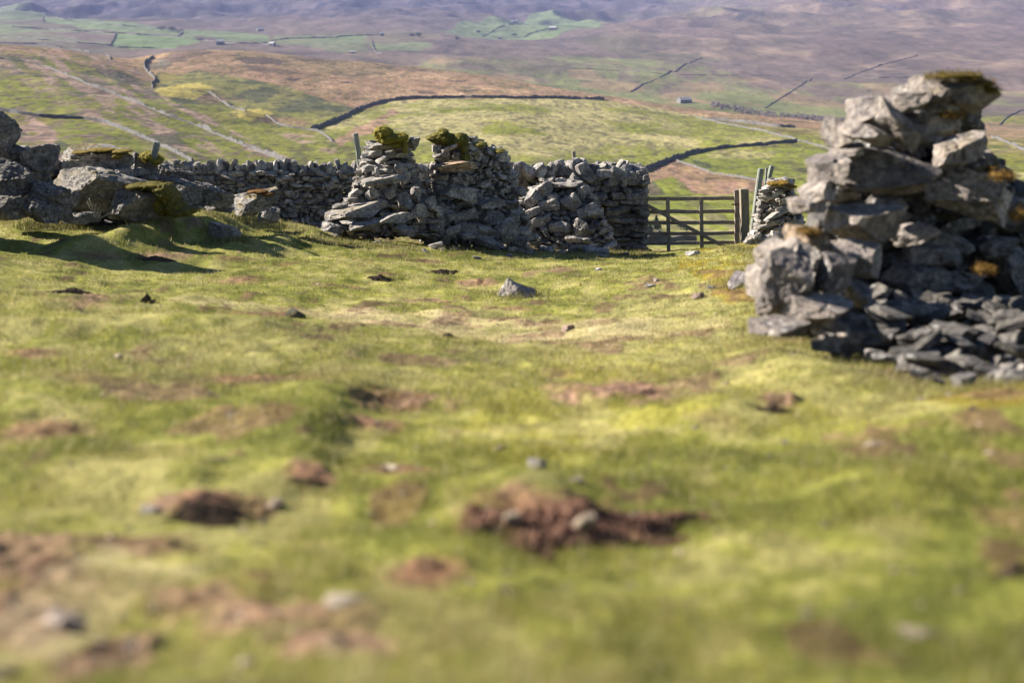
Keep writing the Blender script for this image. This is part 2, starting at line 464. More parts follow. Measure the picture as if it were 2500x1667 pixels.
def cover_hill(px, py, X, Y):
    n1 = fbm2(X / 24, Y / 75, 5, 71); n2 = fbm2(X / 6, Y / 24, 4, 73); n3 = fbm2(X / 2, Y / 8, 3, 75); n4 = fbm2(X / 50, Y / 130, 4, 77)
    wx = px + 14 * n1 + 6 * n2; wy = py + 4 * n1 + 2.5 * n2
    C = np.empty(px.shape + (3,)); C[:] = OL
    C = lerp(C, G_, sstep(-.1, .5, n4))
    # the left flank: brown and pink streaks of heather and bracken between strips of turf
    lf = pip(wx, wy, [(-900, 60), (140, 108), (330, 150), (390, 230), (600, 330), (760, 420), (700, 520), (-900, 560)])
    st = fbm2((X + Y * .42) / 5, (X * .42 - Y) / 60 + 3, 4, 79)
    C = lerp(C, PINK, lf * sstep(-.1, .3, st + .35 * n2) * .9)
    C = lerp(C, RUSH, lf * sstep(.3, .55, n2 + .4 * n1) * .8)
    for pl in ([(-40, 185), (90, 190), (190, 240), (205, 275), (120, 285), (0, 265), (-60, 240)], [(130, 297), (225, 295), (330, 325), (430, 375), (470, 400), (330, 410), (180, 360), (135, 335)],
               [(420, 310), (480, 318), (530, 345), (480, 342)], [(520, 355), (600, 372), (690, 400), (640, 410), (560, 385)], [(240, 170), (330, 200), (300, 215), (230, 190)], [(330, 235), (420, 262), (520, 310), (470, 300), (360, 255)]):
        C = lerp(C, (.125, .130, .02), pip(wx, wy, pl) * (.75 + .25 * (n3 > -.2)))
    C = lerp(C, MOOR, pip(wx, wy, [(-300, 92), (145, 112), (330, 145), (330, 178), (230, 162), (110, 140), (-300, 140)]) * sstep(-.5, .2, n2) * .8)
    C = lerp(C, RUSH, pip(wx, wy, [(225, 163), (262, 168), (305, 182), (352, 205), (335, 212), (290, 196), (235, 174)]) * 1.0)
    C = lerp(C, RUSH, pip(wx, wy, [(10, 310), (75, 330), (75, 338), (10, 326)]) * .9 + pip(wx, wy, [(95, 345), (150, 345), (200, 372), (120, 360)]) * .6)
    C = lerp(C, (.24, .15, .085), pip(wx, wy, [(290, 138), (400, 120), (375, 200), (330, 190), (270, 160)]) * .85)
    C = lerp(C, (.2, .13, .1), pip(wx, wy, [(-60, 262), (80, 285), (140, 330), (110, 400), (-60, 400)]) * sstep(-.4, .3, n2) * .8)
    # the brown hill
    bh = pip(wx, wy, [(350, 170), (430, 100), (900, 130), (1500, 215), (1760, 260), (2500, 300), (2600, 345), (2050, 322), (1760, 300), (1480, 243), (1200, 241), (960, 246), (860, 262), (700, 240), (600, 205), (480, 190)])
    C = lerp(C, MOOR, bh * (.72 + .28 * sstep(-.4, .4, n2)))
    C = lerp(C, (.30, .20, .12), bh * sstep(.1, .6, n1 + .5 * n3) * .6)
    C = lerp(C, (.15, .11, .06), bh * sstep(.15, .5, n4) * .6)
    for pl, a in (([(385, 150), (430, 118), (490, 118), (530, 130), (470, 140), (400, 170)], .75), ([(570, 140), (640, 138), (700, 150), (680, 160), (600, 158)], .95), ([(700, 138), (840, 145), (860, 153), (740, 150)], .6),
                  ([(560, 155), (640, 165), (760, 185), (640, 180)], .7), ([(800, 182), (960, 184), (900, 188), (820, 187)], .8), ([(700, 192), (740, 192), (735, 197), (705, 197)], .9), ([(820, 202), (860, 202), (850, 206)], 1),
                  ([(900, 158), (1060, 172), (1080, 180), (960, 172)], .5), ([(1080, 195), (1140, 196), (1120, 203)], .8), ([(860, 170), (920, 180), (880, 178)], .6), ([(1020, 225), (1060, 223), (1070, 228), (1030, 229)], .8), ([(1110, 222), (1180, 220), (1170, 226), (1120, 227)], .7)):
        C = lerp(C, HEATH, pip(px + 8 * n2, py + 2 * n2, pl) * a)
    C = lerp(C, (.12, .105, .085), pip(wx, wy, [(365, 160), (400, 145), (410, 155), (375, 172)]) * .8)
    # green and rushy lower left side of the brown hill
    gr = pip(wx, wy, [(390, 205), (480, 170), (600, 190), (720, 222), (860, 262), (760, 310), (640, 300), (520, 262), (420, 250)])
    C = lerp(C, (.13, .125, .038), gr * .9)
    C = lerp(C, RUSH, gr * sstep(-.05, .3, fbm2(X / 13, Y / 40, 5, 83)) * .85)
    C = lerp(C, MOOR, gr * sstep(.35, .6, n1) * .7)
    for cx, cy, rx, ry in ((450, 224, 66, 19), (610, 283, 52, 15)):
        C = lerp(C, (.25, .205, .05), 1.0 * (((px - cx) / rx) ** 2 + ((py - cy) / ry) ** 2 < 1 + .25 * n2))
    # the big enclosed pasture
    fld = pip(px + 3 * n2, py + 1.5 * n2, [(760, 330), (860, 285), (950, 247), (1200, 240), (1480, 243), (1720, 285), (2060, 360), (2100, 420), (1940, 347), (1720, 375), (1570, 425), (1400, 470), (1000, 470), (820, 430), (740, 370)])
    C = lerp(C, G2, fld)
    sw = fbm2(X / 26, Y / 60, 4, 85)
    C = lerp(C, STRAW, fld * sstep(-.25, .45, sw + .35 * n3 + .9 * sstep(400, 280, py) - .75 + .25 * sstep(1000, 1300, px)) * .65)
    C = lerp(C, BRACK, pip(wx, wy, [(820, 345), (850, 315), (920, 285), (965, 262), (980, 268), (920, 300), (880, 340), (840, 360)]) * .8)
    C = lerp(C, PINK, pip(wx, wy, [(640, 310), (760, 330), (860, 345), (830, 380), (760, 360)]) * sstep(-.3, .3, n2) * .8)
    # right hand ground under the second wall
    rt = pip(wx, wy, [(1570, 425), (1720, 375), (1940, 347), (2060, 365), (2700, 420), (2700, 620), (1500, 620)])
    C = lerp(C, (.120, .130, .022), rt)
    C = lerp(C, STRAW, rt * sstep(.15, .5, sw + .4 * n3) * .5)
    C = lerp(C, BRACK, pip(wx, wy, [(1570, 430), (1640, 392), (1690, 405), (1750, 425), (1840, 440), (1900, 455), (1830, 468), (1770, 475), (1700, 470), (1660, 440), (1600, 452), (1610, 470), (1560, 480)]) * (.72 + .28 * (n3 > -.1)))
    C = lerp(C, RUSH, pip(wx, wy, [(1575, 455), (1610, 450), (1625, 470), (1580, 480)]) * .7)
    for pl in ([(1690, 392), (1740, 400), (1735, 412), (1700, 405)], [(1520, 378), (1550, 380), (1548, 387), (1522, 386)], [(1520, 396), (1555, 400), (1550, 410), (1522, 408)], [(1945, 405), (2010, 410), (2010, 420), (1950, 416)]):
        C = lerp(C, RUSH, pip(px + 5 * n2, py + n2, pl) * .9)
    C = lerp(C, (.15, .125, .055), pip(wx, wy, [(1720, 290), (1940, 312), (2100, 330), (2600, 345), (2600, 400), (2300, 380), (2080, 350), (1900, 325)]) * sstep(-.5, .3, n2) * .85)
    C = lerp(C, (.21, .17, .09), sstep(.25, .6, n3 + .5 * n2) * .22)
    C = lerp(C, (.05, .045, .028), sstep(.25, .6, n3 - .5 * n2) * .6)
    C = lerp(C, PINK, lf * sstep(.25, .6, n3 + .6 * st) * .6)
    C = lerp(C, HEATH, lf * sstep(.3, .6, n3 + .5 * n2) * .6)
    near = sstep(190, 120, Y)
    C = lerp(C, (.15, .155, .045), near * .7)
    return C


def cover_fell(px, py, X, Y):
    n1 = fbm2(X / 120, Y / 420, 5, 91); n2 = fbm2(X / 32, Y / 150, 4, 93); n3 = fbm2(X / 10, Y / 50, 3, 95); n4 = fbm2(X / 260, Y / 800, 4, 97)
    wx = px + 10 * n1 + 3 * n2; wy = py + 3 * n1 + 1.2 * n2
    C = np.empty(px.shape + (3,)); C[:] = (.130, .098, .080)
    C = lerp(C, (.085, .066, .06), sstep(-.05, .5, n1) * .7)
    C = lerp(C, (.20, .15, .11), sstep(.1, .6, n2 + .5 * n1) * .35)
    C = lerp(C, (.12, .11, .055), sstep(.1, .6, n4) * .5)
    # right moor lower slopes: thin green between brown
    lo = pip(wx, wy, [(1050, 150), (1300, 130), (1500, 140), (1700, 150), (1900, 200), (2560, 220), (2560, 320), (2000, 300), (1700, 275), (1450, 240), (1200, 200), (1000, 170)])
    C = lerp(C, (.17, .18, .07), lo * sstep(-.45, .3, n1 + .3 * n3) * .85)
    C = lerp(C, (.24, .165, .10), lo * sstep(.25, .6, fbm2(X / 40, Y / 150, 4, 99)) * .7)
    # top: dark hags and blue heather
    tp = sstep(70, 20, py + 9 * n1)
    tp = tp * sstep(1700, 1480, px + 100 * n1)
    C = lerp(C, (.075, .06, .07), tp * .8)
    C = lerp(C, (.018, .016, .024), tp * sstep(.1, .35, n2 + .5 * n1) * .85)
    mo = pip(wx, wy, [(1480, 66), (1720, 48), (2000, -10), (2560, -60), (2560, 190), (1900, 150), (1600, 120)])
    C = lerp(C, (.135, .095, .075), mo * .6)
    C = lerp(C, (.07, .052, .045), mo * sstep(.3, .6, n2 + .6 * n1) * .45)
    C = lerp(C, (.26, .19, .135), mo * sstep(.35, .7, fbm2(X / 70, Y / 160, 3, 101)) * .45)
    C = lerp(C, (.05, .05, .045), pip(px + 12 * n2, py + 2 * n2, [(1780, 46), (1850, 38), (1910, 30), (1930, 33), (1880, 42), (1800, 52)]) * .8)
    C = lerp(C, (.05, .045, .055), pip(px + 12 * n2, py + 2 * n2, [(1990, 12), (2100, 18), (2240, 22), (2300, 16), (2200, 12)]) * .7)
    # fields
    FG = (.135, .18, .075)
    W = lambda pl: pip(px + 2 * n2, py + .6 * n2, pl)
    for pl, a in (([(-400, 10), (0, 24), (70, 26), (115, 36), (104, 52), (0, 58), (-400, 45)], .55), ([(105, 42), (150, 44), (240, 55), (350, 64), (390, 72), (440, 78), (430, 90), (300, 80), (180, 68), (112, 58)], .85),
                  ([(-300, 55), (0, 60), (110, 75), (280, 82), (270, 90), (110, 82), (-300, 80)], .6), ([(284, 84), (400, 90), (470, 95), (500, 106), (440, 112), (425, 118), (330, 116), (272, 114)], 1.0),
                  ([(448, 78), (540, 80), (650, 88), (664, 104), (560, 100), (470, 93), (436, 90)], .8), ([(664, 108), (670, 95), (800, 92), (900, 90), (890, 115), (900, 130), (820, 128), (740, 116)], .5), ([(780, 98), (890, 90), (880, 104), (800, 108)], .5),
                  ([(1080, 74), (1130, 58), (1220, 52), (1290, 38), (1345, 38), (1440, 52), (1500, 64), (1420, 75), (1330, 95), (1200, 97), (1130, 90)], .85),
                  ([(900, 112), (1010, 108), (1060, 115), (1000, 128), (920, 128)], .6), ([(-300, 84), (0, 86), (120, 92), (270, 105), (262, 112), (100, 106), (-300, 100)], .35)):
        C = lerp(C, FG, W(pl) * a)
    return C * .74


def ray_cols(n_in, c_in, n_out, c_out):
    a = np.linspace(-c_in, c_in, n_in)
    s = np.linspace(0, 1, n_out + 1)[1:] ** 1.5 * (c_out - c_in) + c_in
    return np.concatenate([-s[::-1], a, s])


def grid_faces(nr, nc):
    i = np.arange(nr - 1)[:, None] * nc + np.arange(nc - 1)[None]
    return np.stack([i, i + 1, i + nc + 1, i + nc], -1).reshape(-1, 4)


# pasture
SOIL = []   # (px, py, w, h, strength)
for s in [(1550, 962, 150, 26, 1), (960, 978, 130, 20, .9), (925, 1040, 80, 16, .9), (600, 928, 170, 18, .8), (960, 1150, 120, 16, .9), (1040, 1402, 110, 24, .9), (90, 1390, 120, 60, .9), (300, 1330, 150, 22, .8), (470, 1470, 130, 40, .8),
          (640, 1500, 150, 40, .9), (800, 1580, 120, 26, 1), (60, 1520, 120, 60, .9), (200, 1620, 120, 30, .6), (780, 1530, 120, 40, .6), (1890, 992, 40, 14, .9), (80, 872, 60, 14, .7), (150, 1055, 110, 18, .8), (250, 940, 120, 18, .5),
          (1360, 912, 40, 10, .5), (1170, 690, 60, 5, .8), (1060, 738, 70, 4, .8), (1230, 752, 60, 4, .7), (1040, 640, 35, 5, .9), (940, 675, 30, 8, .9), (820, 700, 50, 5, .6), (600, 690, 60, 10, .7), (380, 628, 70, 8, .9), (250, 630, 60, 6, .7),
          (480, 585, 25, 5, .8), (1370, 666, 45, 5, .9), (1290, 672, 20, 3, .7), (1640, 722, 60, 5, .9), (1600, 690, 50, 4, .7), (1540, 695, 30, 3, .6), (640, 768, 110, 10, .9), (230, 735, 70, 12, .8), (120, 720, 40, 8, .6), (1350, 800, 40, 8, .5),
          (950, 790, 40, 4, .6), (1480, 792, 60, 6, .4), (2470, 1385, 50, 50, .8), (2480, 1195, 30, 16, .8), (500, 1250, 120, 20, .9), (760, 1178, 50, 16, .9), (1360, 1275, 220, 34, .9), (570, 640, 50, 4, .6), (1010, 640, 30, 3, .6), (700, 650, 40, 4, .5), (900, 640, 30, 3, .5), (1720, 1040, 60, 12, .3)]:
    SOIL.append(s)


def cover_ground(px, py, X, Y):
    n1 = fbm2(X / 1.1, Y / 3.2, 4, 111); n2 = fbm2(X / .28, Y / .7, 4, 113); n3 = fbm2(X / .08, Y / .17, 3, 115); n4 = fbm2(X / 3.5, Y / 10, 3, 117)
    C = np.empty(px.shape + (3,)); C[:] = (.168, .165, .036)
    C = lerp(C, (.208, .196, .052), sstep(-.2, .5, n1) * .8)
    C = lerp(C, (.088, .098, .020), sstep(.05, .6, n2) * .6)
    C = lerp(C, (.23, .195, .022), pip(px + 120 * n1, py + 30 * n1, [(900, 1180), (1500, 880), (2300, 1040), (2500, 1100), (2500, 1330), (1900, 1320), (1500, 1400), (1000, 1480)]) * sstep(-.1, .5, n1 + .4 * n2) * .28)
    C = lerp(C, (.265, .232, .095), sstep(.1, .6, -n2 + .5 * n3) * .6)
    C = lerp(C, (.235, .205, .095), sstep(.2, .65, n4 + .4 * n2) * .55)
    tr = pip(px + 25 * n1, py + 9 * n1, [(330, 742), (520, 745), (740, 772), (900, 806), (1050, 838), (1250, 850), (1500, 842), (1800, 815), (1780, 775), (1500, 785), (1250, 778), (1000, 770), (800, 755), (600, 738)])
    C = lerp(C, (.33, .27, .145), tr * np.clip(.5 + .5 * n2 + .35 * n1, 0, .85))
    yl = pip(px + 20 * n1, py + 6 * n1, [(1620, 660), (1720, 615), (1850, 595), (1900, 640), (1880, 720), (1860, 790), (1700, 770), (1740, 700)])
    C = lerp(C, (.21, .16, .022), yl * sstep(-.4, .3, n2 + .3 * n1) * .8)
    C = lerp(C, (.20, .15, .022), pip(px + 20 * n1, py + 10 * n1, [(2200, 1000), (2330, 950), (2520, 935), (2520, 1010), (2400, 1030)]) * sstep(-.3, .3, n2) * .7)
    soil = np.zeros(px.shape)
    for (sx, sy, w, h, a) in SOIL:
        m = (np.abs(px - sx) < 2 * w) & (np.abs(py - sy) < 2.5 * h)
        if m.any():
            r2 = ((px[m] - sx) / w) ** 2 + ((py[m] - sy) / h) ** 2
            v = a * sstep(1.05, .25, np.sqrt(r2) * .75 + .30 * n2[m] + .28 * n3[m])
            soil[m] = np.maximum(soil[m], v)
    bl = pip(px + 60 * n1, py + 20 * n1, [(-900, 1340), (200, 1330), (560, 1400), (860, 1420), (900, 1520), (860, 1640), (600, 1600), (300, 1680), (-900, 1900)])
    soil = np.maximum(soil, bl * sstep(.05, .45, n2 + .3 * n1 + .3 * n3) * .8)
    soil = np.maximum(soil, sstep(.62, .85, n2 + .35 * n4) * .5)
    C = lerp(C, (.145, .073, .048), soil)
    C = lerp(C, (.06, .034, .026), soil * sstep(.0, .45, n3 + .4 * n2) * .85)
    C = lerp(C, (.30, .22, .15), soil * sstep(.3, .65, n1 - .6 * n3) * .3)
    C = lerp(C, (.34, .27, .17), bl * sstep(.3, .6, -n2 + .3 * n3) * .4)
    return C, soil


def sheet(name, rows, cs, cover, mat, back=False):
    Y = np.repeat(rows[:, None], len(cs), 1)
    X = cs[None] * Y
    if back:
        eb = np.array([-9, -6, -4, -2.5, -1.2, -.3, .3])
        Xb = cs[None] * (.8 + 2.2 * (.8 - eb))[:, None]; Yb = np.repeat(eb[:, None], len(cs), 1)
        X = np.concatenate([Xb, X]); Y = np.concatenate([Yb, Y])
    Z = zland(X, Y)
    base = np.stack([X, np.maximum(Y, 1.2), np.where(Y < 1.2, -.9, zland(X, Y, False))], -1)
    px, py = project(base)
    r = cover(px, py, X, Y)
    soil = None
    if isinstance(r, tuple): r, soil = r
    if soil is not None:
        Z = Z + soil * (.006 + .012 * fbm2(X / .06, Y / .06, 2, 131))
    V = np.stack([X, Y, Z], -1).reshape(-1, 3)
    o = mesh_np(name, V, grid_faces(*X.shape), mat, np.clip(r, .01, .9).reshape(-1, 3), smooth=True)
    tag(o, kind='structure')
    return o


CS = ray_cols(760, .43, 50, 1.25)
YN = np.exp(np.linspace(math.log(.8), math.log(58), 640))
YH = np.exp(np.linspace(math.log(58), math.log(1120), 520))
YF = np.exp(np.linspace(math.log(1120), math.log(9000), 330))
ground = sheet('ground', YN, CS, cover_ground, M_ground, True)
tag(ground, 'close cropped green pasture with bare soil scrapes running down to the gate', 'ground')
CSF = ray_cols(700, .43, 30, 1.25)
hillside = sheet('hillside', np.concatenate([[YN[-1]], YH[1:]]), CSF, cover_hill, M_hill)
tag(hillside, 'green and brown valley side beyond the walls', 'hillside')
moor = sheet('moorland_hills', YF, CSF, cover_fell, M_fell)
tag(moor, 'hazy purple brown moor rising across the valley', 'hills')

# ------------------------------------------------------------------ short turf: one mass of blades
def make_grass():
    N = 1000000
    near = rng.random(N) < .47
    l = np.where(near, rng.uniform(math.log(1.5), math.log(9.5), N), 0)
    Yf = np.sqrt(rng.uniform(9.0 ** 2, 34 ** 2, N))
    Y = np.where(near, np.exp(l), Yf)
    X = rng.uniform(-.46, .46, N) * Y
    B = np.stack([X, Y, zland(X, Y, False)], -1)
    px, py = project(B)
    C, soil = cover_ground(px, py, X, Y)
    clump = fbm2(X / .22, Y / .22, 3, 141) + .5 * fbm2(X / .8, Y / .8, 2, 143)
    keep = (rng.random(N) > soil * 1.15) & (rng.random(N) < np.clip(.62 + .75 * clump, .15, 1) * (1 - .35 * sstep(7, 3, Y)))
    X, Y, C, clump = X[keep], Y[keep], C[keep], clump[keep]
    Z = zland(X, Y)
    n = len(X)
    wid = np.clip(.0022 + .00042 * Y, .003, .011) * rng.uniform(.7, 1.3, n)
    hgt = (.015 + .007 * np.clip(clump, -1, 1.3) + rng.gamma(2, .0045, n)) * np.clip(.72 + .02 * Y, .75, 1.2)
    tall = rng.random(n) < .018
    hgt = np.where(tall, hgt * 2.0, hgt)
    ang = rng.uniform(0, 2 * math.pi, n); lean = rng.uniform(.15, .9, n) * hgt; la = rng.uniform(0, 2 * math.pi, n)
    dx = np.cos(ang) * wid / 2; dy = np.sin(ang) * wid / 2
    z0 = Z - .006
    V = np.empty((n, 3, 3))
    V[:, 0] = np.stack([X - dx, Y - dy, z0], -1); V[:, 1] = np.stack([X + dx, Y + dy, z0], -1)
    V[:, 2] = np.stack([X + np.cos(la) * lean, Y + np.sin(la) * lean, z0 + hgt], -1)
    tint = C * rng.uniform(.7, 1.5, (n, 1)) * rng.normal(1, .07, (n, 3))
    tint = np.where((rng.random(n) < .10)[:, None], np.array([.34, .29, .15]) * rng.uniform(.7, 1.2, (n, 1)), tint)
    tint = np.where(tall[:, None], np.array([.36, .31, .17]), tint)
    cols = np.repeat(np.clip(tint, .01, .8), 3, 0)
    # ungrazed tufts along the feet of walls and boulders
    feet = [[(0, 545), (150, 548), (330, 540), (420, 520)], [(500, 520), (620, 530), (700, 545), (760, 572)], [(740, 588), (860, 596), (960, 606), (1030, 612)], [(1100, 612), (1200, 610), (1300, 606), (1400, 612), (1500, 620), (1575, 622)],
            [(1780, 606), (1830, 616), (1860, 640), (1850, 700)], [(1830, 770), (1850, 815), (1950, 835), (2050, 860), (2140, 905), (2240, 945), (2500, 945)], [(1225, 722), (1300, 720)], [(520, 586), (600, 588)], [(1770, 695), (1840, 697)]]
    fx, fy = [], []
    for ln in feet:
        for (p0, p1) in zip(ln[:-1], ln[1:]):
            m = int(math.hypot(p1[0] - p0[0], p1[1] - p0[1]) / 5) + 1
            for t in np.linspace(0, 1, m, endpoint=False):
                q = hit(p0[0] + (p1[0] - p0[0]) * t, p0[1] + (p1[1] - p0[1]) * t, 4, 40, 1200)
                if q is None: continue
                k = int(rng.integers(25, 90)); s = rng.uniform(.06, .2)
                fx.append(q[0] + rng.normal(0, s, k)); fy.append(q[1] + rng.normal(0, s * 1.4, k))
    fx = np.concatenate(fx); fy = np.concatenate(fy); fz = zland(fx, fy) - .01; m = len(fx)
    fh = rng.uniform(.035, .13, m) * rng.uniform(.5, 1.1, m) * np.where(fy < 10, .5, 1); fa = rng.uniform(0, 6.28, m); fw = np.clip(.0025 + .0003 * fy, .003, .009); fl = rng.uniform(.1, .8, m) * fh; fb = rng.uniform(0, 6.28, m)
    W = np.empty((m, 3, 3))
    W[:, 0] = np.stack([fx - np.cos(fa) * fw / 2, fy - np.sin(fa) * fw / 2, fz], -1); W[:, 1] = np.stack([fx + np.cos(fa) * fw / 2, fy + np.sin(fa) * fw / 2, fz], -1)
    W[:, 2] = np.stack([fx + np.cos(fb) * fl, fy + np.sin(fb) * fl, fz + fh], -1)
    fc = np.where((rng.random(m) < .4)[:, None], np.array([.30, .25, .13]), np.array([.13, .135, .03])) * rng.uniform(.6, 1.3, (m, 1))
    V = np.concatenate([V, W]); cols = np.concatenate([cols, np.repeat(fc, 3, 0)]); n += m
    o = mesh_np('grass', V.reshape(-1, 3), np.arange(n * 3).reshape(-1, 3), M_grass, cols)
    tag(o, 'short sheep cropped grass covering the pasture', 'grass', kind='stuff')


make_grass()


def highlight_pebbles():
    """pale chips of stone added as highlight specks in the turf and the bare soil"""
    r = np.random.default_rng(44)
    Vs, Fs, Cs = [], [], []; nn = 0
    P0, F0 = None, None
    bm = bmesh.new(); bmesh.ops.create_icosphere(bm, subdivisions=2, radius=1); bm.verts.ensure_lookup_table()
    P0 = np.array([v.co[:] for v in bm.verts]); F0 = np.array([[v.index for v in f.verts] for f in bm.faces]); bm.free()
    N = 5200  # chips put in for the bright blurred highlights of the near turf
    Y = np.exp(r.uniform(math.log(1.6), math.log(20), N)); X = r.uniform(-.46, .46, N) * Y
    px, py = project(np.stack([X, Y, zland(X, Y, False)], -1))
    _, soil = cover_ground(px, py, X, Y)
    keep = r.random(N) < .05 + .3 * soil
    X, Y = X[keep], Y[keep]; Z = zland(X, Y)
    for x, y, z_ in zip(X, Y, Z):
        s = r.gamma(2.2, .0026) + .002
        v = P0 * (1 + .25 * r.normal(size=(len(P0), 1))) * s * np.array([1.2, 1.0, .6]) + np.array([x, y, z_ + s * .25])
        Vs.append(v); Fs.append(F0 + nn); nn += len(v)
        c = np.array([.36, .31, .25]) * r.uniform(.5, 1.5) * np.array([1.05, 1, .95]); Cs.append(np.repeat(np.append(c, 0)[None], len(v), 0))
    o = mesh_np('highlight_pebbles', np.concatenate(Vs), np.concatenate(Fs), M_stone, np.concatenate(Cs))
    tag(o, 'pale stone chips added as highlight specks through the near turf and soil', 'highlight_pebbles', kind='stuff')


highlight_pebbles()
# ------------------------------------------------------------------ stone
_ICO = {}


def ico(level):
    if level not in _ICO:
        bm = bmesh.new(); bmesh.ops.create_icosphere(bm, subdivisions=level, radius=1)
        bm.verts.ensure_lookup_table()
        V = np.array([v.co[:] for v in bm.verts]); Fc = np.array([[v.index for v in f.verts] for f in bm.faces])
        bm.free(); _ICO[level] = (V, Fc)
    return _ICO[level]


def rock_shape(seed, level=3, boxy=5.0, cuts=9, rough=.0, lo=.70, strata=0.0, planes=()):
    """a broken block of limestone inside the unit cube"""
    r = np.random.default_rng(seed)
    V, Fc = ico(level)
    p = V / (np.abs(V) ** boxy).sum(1, keepdims=True) ** (1 / boxy)
    for k in range(cuts):
        n = r.normal(size=3); n /= np.linalg.norm(n)
        ext = (p @ n).max()
        c = ext * r.uniform(lo, .96)
        p = p - np.maximum(p @ n - c, 0)[:, None] * n
    for (nx, ny, nz, c) in planes:
        n = np.array([nx, ny, nz], float); n /= np.linalg.norm(n)
        p = p - np.maximum(p @ n - c, 0)[:, None] * n
    sh = r.uniform(-.16, .16, 4)
    p[:, 0] += sh[0] * p[:, 2]; p[:, 1] += sh[1] * p[:, 2]; p[:, 2] += sh[2] * p[:, 0] * .7
    m = np.abs(p).max(0); p = p / m
    if rough:
        off = r.uniform(0, 50, 3)
        nn = p / (np.linalg.norm(p, axis=1, keepdims=True) + 1e-6)
        d = fbm3(p * 1.7 + off, 4 if level > 3 else 2, seed % 97, .55)
        ridg = 1 - np.abs(fbm3(p * 2.6 + off + 9, 3, seed % 89, .5))
        p = p + nn * (rough * (.8 * d - .5 * sstep(.82, 1.0, ridg)))[:, None]
    if strata:
        off = r.uniform(0, 50)
        s = vnoise2(p[:, 2] * 6 + off + .5 * p[:, 0], np.zeros(len(p)) + off, seed % 77)
        p[:, :2] *= (1 + strata * s)[:, None]
    return p, Fc


PROTO = [rock_shape(900 + k, 3, 11, 13, .025, .60, .02) for k in range(36)]
PROTO_HI = [rock_shape(300 + k, 4, 12, 15, .045, .58, .025) for k in range(30)]


def rotm(tilt, yaw, pitch):
    a, b, c = R(tilt), R(yaw), R(pitch)
    Ry = np.array([[math.cos(a), 0, -math.sin(a)], [0, 1, 0], [math.sin(a), 0, math.cos(a)]])
    Rz = np.array([[math.cos(b), -math.sin(b), 0], [math.sin(b), math.cos(b), 0], [0, 0, 1]])
    Rx = np.array([[1, 0, 0], [0, math.cos(c), -math.sin(c)], [0, math.sin(c), math.cos(c)]])
    return Ry @ Rz @ Rx


STONE_C = np.array([.275, .258, .238])


class Pile:
    """stones gathered into one piece of masonry"""
    def __init__(s): s.V = []; s.F = []; s.C = []; s.n = 0

    def put(s, c, size, rot, tone=1.0, moss=0.0, hi=False, tint=(1, 1, 1)):
        P, Fc = (PROTO_HI if hi else PROTO)[rng.integers(0, 30)]
        flip = np.where(rng.random(3) < .5, -1, 1)
        v = (P * (np.array(size) / 2) * flip) @ rot.T + np.array(c)
        f = Fc if flip.prod() > 0 else Fc[:, ::-1]
        s.V.append(v); s.F.append(f + s.n); s.n += len(v)
        s.C.append(np.repeat(np.concatenate([STONE_C * tone * np.array(tint), [moss]])[None], len(v), 0))

    def build(s, name, parent=None, mat=None):
        V = np.concatenate(s.V); o = mesh_np(name, V, np.concatenate(s.F), mat or M_stone, np.concatenate(s.C))
        c = V.mean(0); recenter(o, c)
        if parent: child(o, parent)
        return o


def tone_():
    return float(np.clip(rng.normal(1, .22), .5, 1.6))


def px_scale(px, py, d):
    p = pt(px, py, d)
    return (p[1] * CP - p[2] * SP) / F


def facets(k, s=1.0):
    """broken faces: one turned to the left, one to the right, a sloping top"""
    r = np.random.default_rng(k + 4000)
    return [(r.uniform(.5, .9), -r.uniform(.45, .8), r.uniform(-.35, .15), r.uniform(.28, .62) / s), (-r.uniform(.5, .9), -r.uniform(.4, .8), r.uniform(-.1, .4), r.uniform(.42, .75) / s), (r.uniform(-.5, .5), r.uniform(-.6, -.1), .8, r.uniform(.5, .75) / s), (r.uniform(-.3, .3), -.6, -.7, r.uniform(.5, .8) / s)]


def boulder(name, cx, cy, w, h, d, dep=None, tilt=0, yaw=None, seed=0, level=4, rough=.09, moss=0.0, tone=1.0, tint=(1, 1, 1), parent=None, boxy=11, cuts=14, lo=.60, strata=.02, pitch=0, planes=()):
    """one large stone; w,h in photo pixels at distance d, dep in metres"""
    k = px_scale(cx, cy, d)
    W, H = w * k, h * k
    D = dep if dep else min(W, max(H, .6 * W)) * .8
    r = np.random.default_rng(seed + 5)
    yaw = r.uniform(-18, 18) if yaw is None else yaw
    P, Fc = rock_shape(seed + 17, level, boxy, cuts, rough, lo, strata, planes)
    v = (P * np.array([W, D, H]) / 2) @ rotm(tilt, yaw, pitch).T
    if level >= 5:      # weathered surface: pits, cracks and bedding at real scale
        nn = v / (np.linalg.norm(v, axis=1, keepdims=True) + 1e-6)
        off = r.uniform(0, 40, 3)
        q = v / .11 + off; q[:, 2] *= 1.6
        rid = 1 - np.abs(fbm3(q * .6 + 7, 3, seed % 61))
        v = v + nn * (min(1, W / .6) * (.013 * fbm3(q, 4, seed % 67, .6) - .03 * sstep(.8, 1, rid)))[:, None]
    c = pt(cx, cy, d)
    if parent is None and False: pass
    cols = np.repeat(np.concatenate([STONE_C * tone * np.array(tint), [moss]])[None], len(v), 0)
    o = mesh_np(name, v, Fc, M_stone, cols)
    o.location = c
    if parent: child(o, parent)
    return o


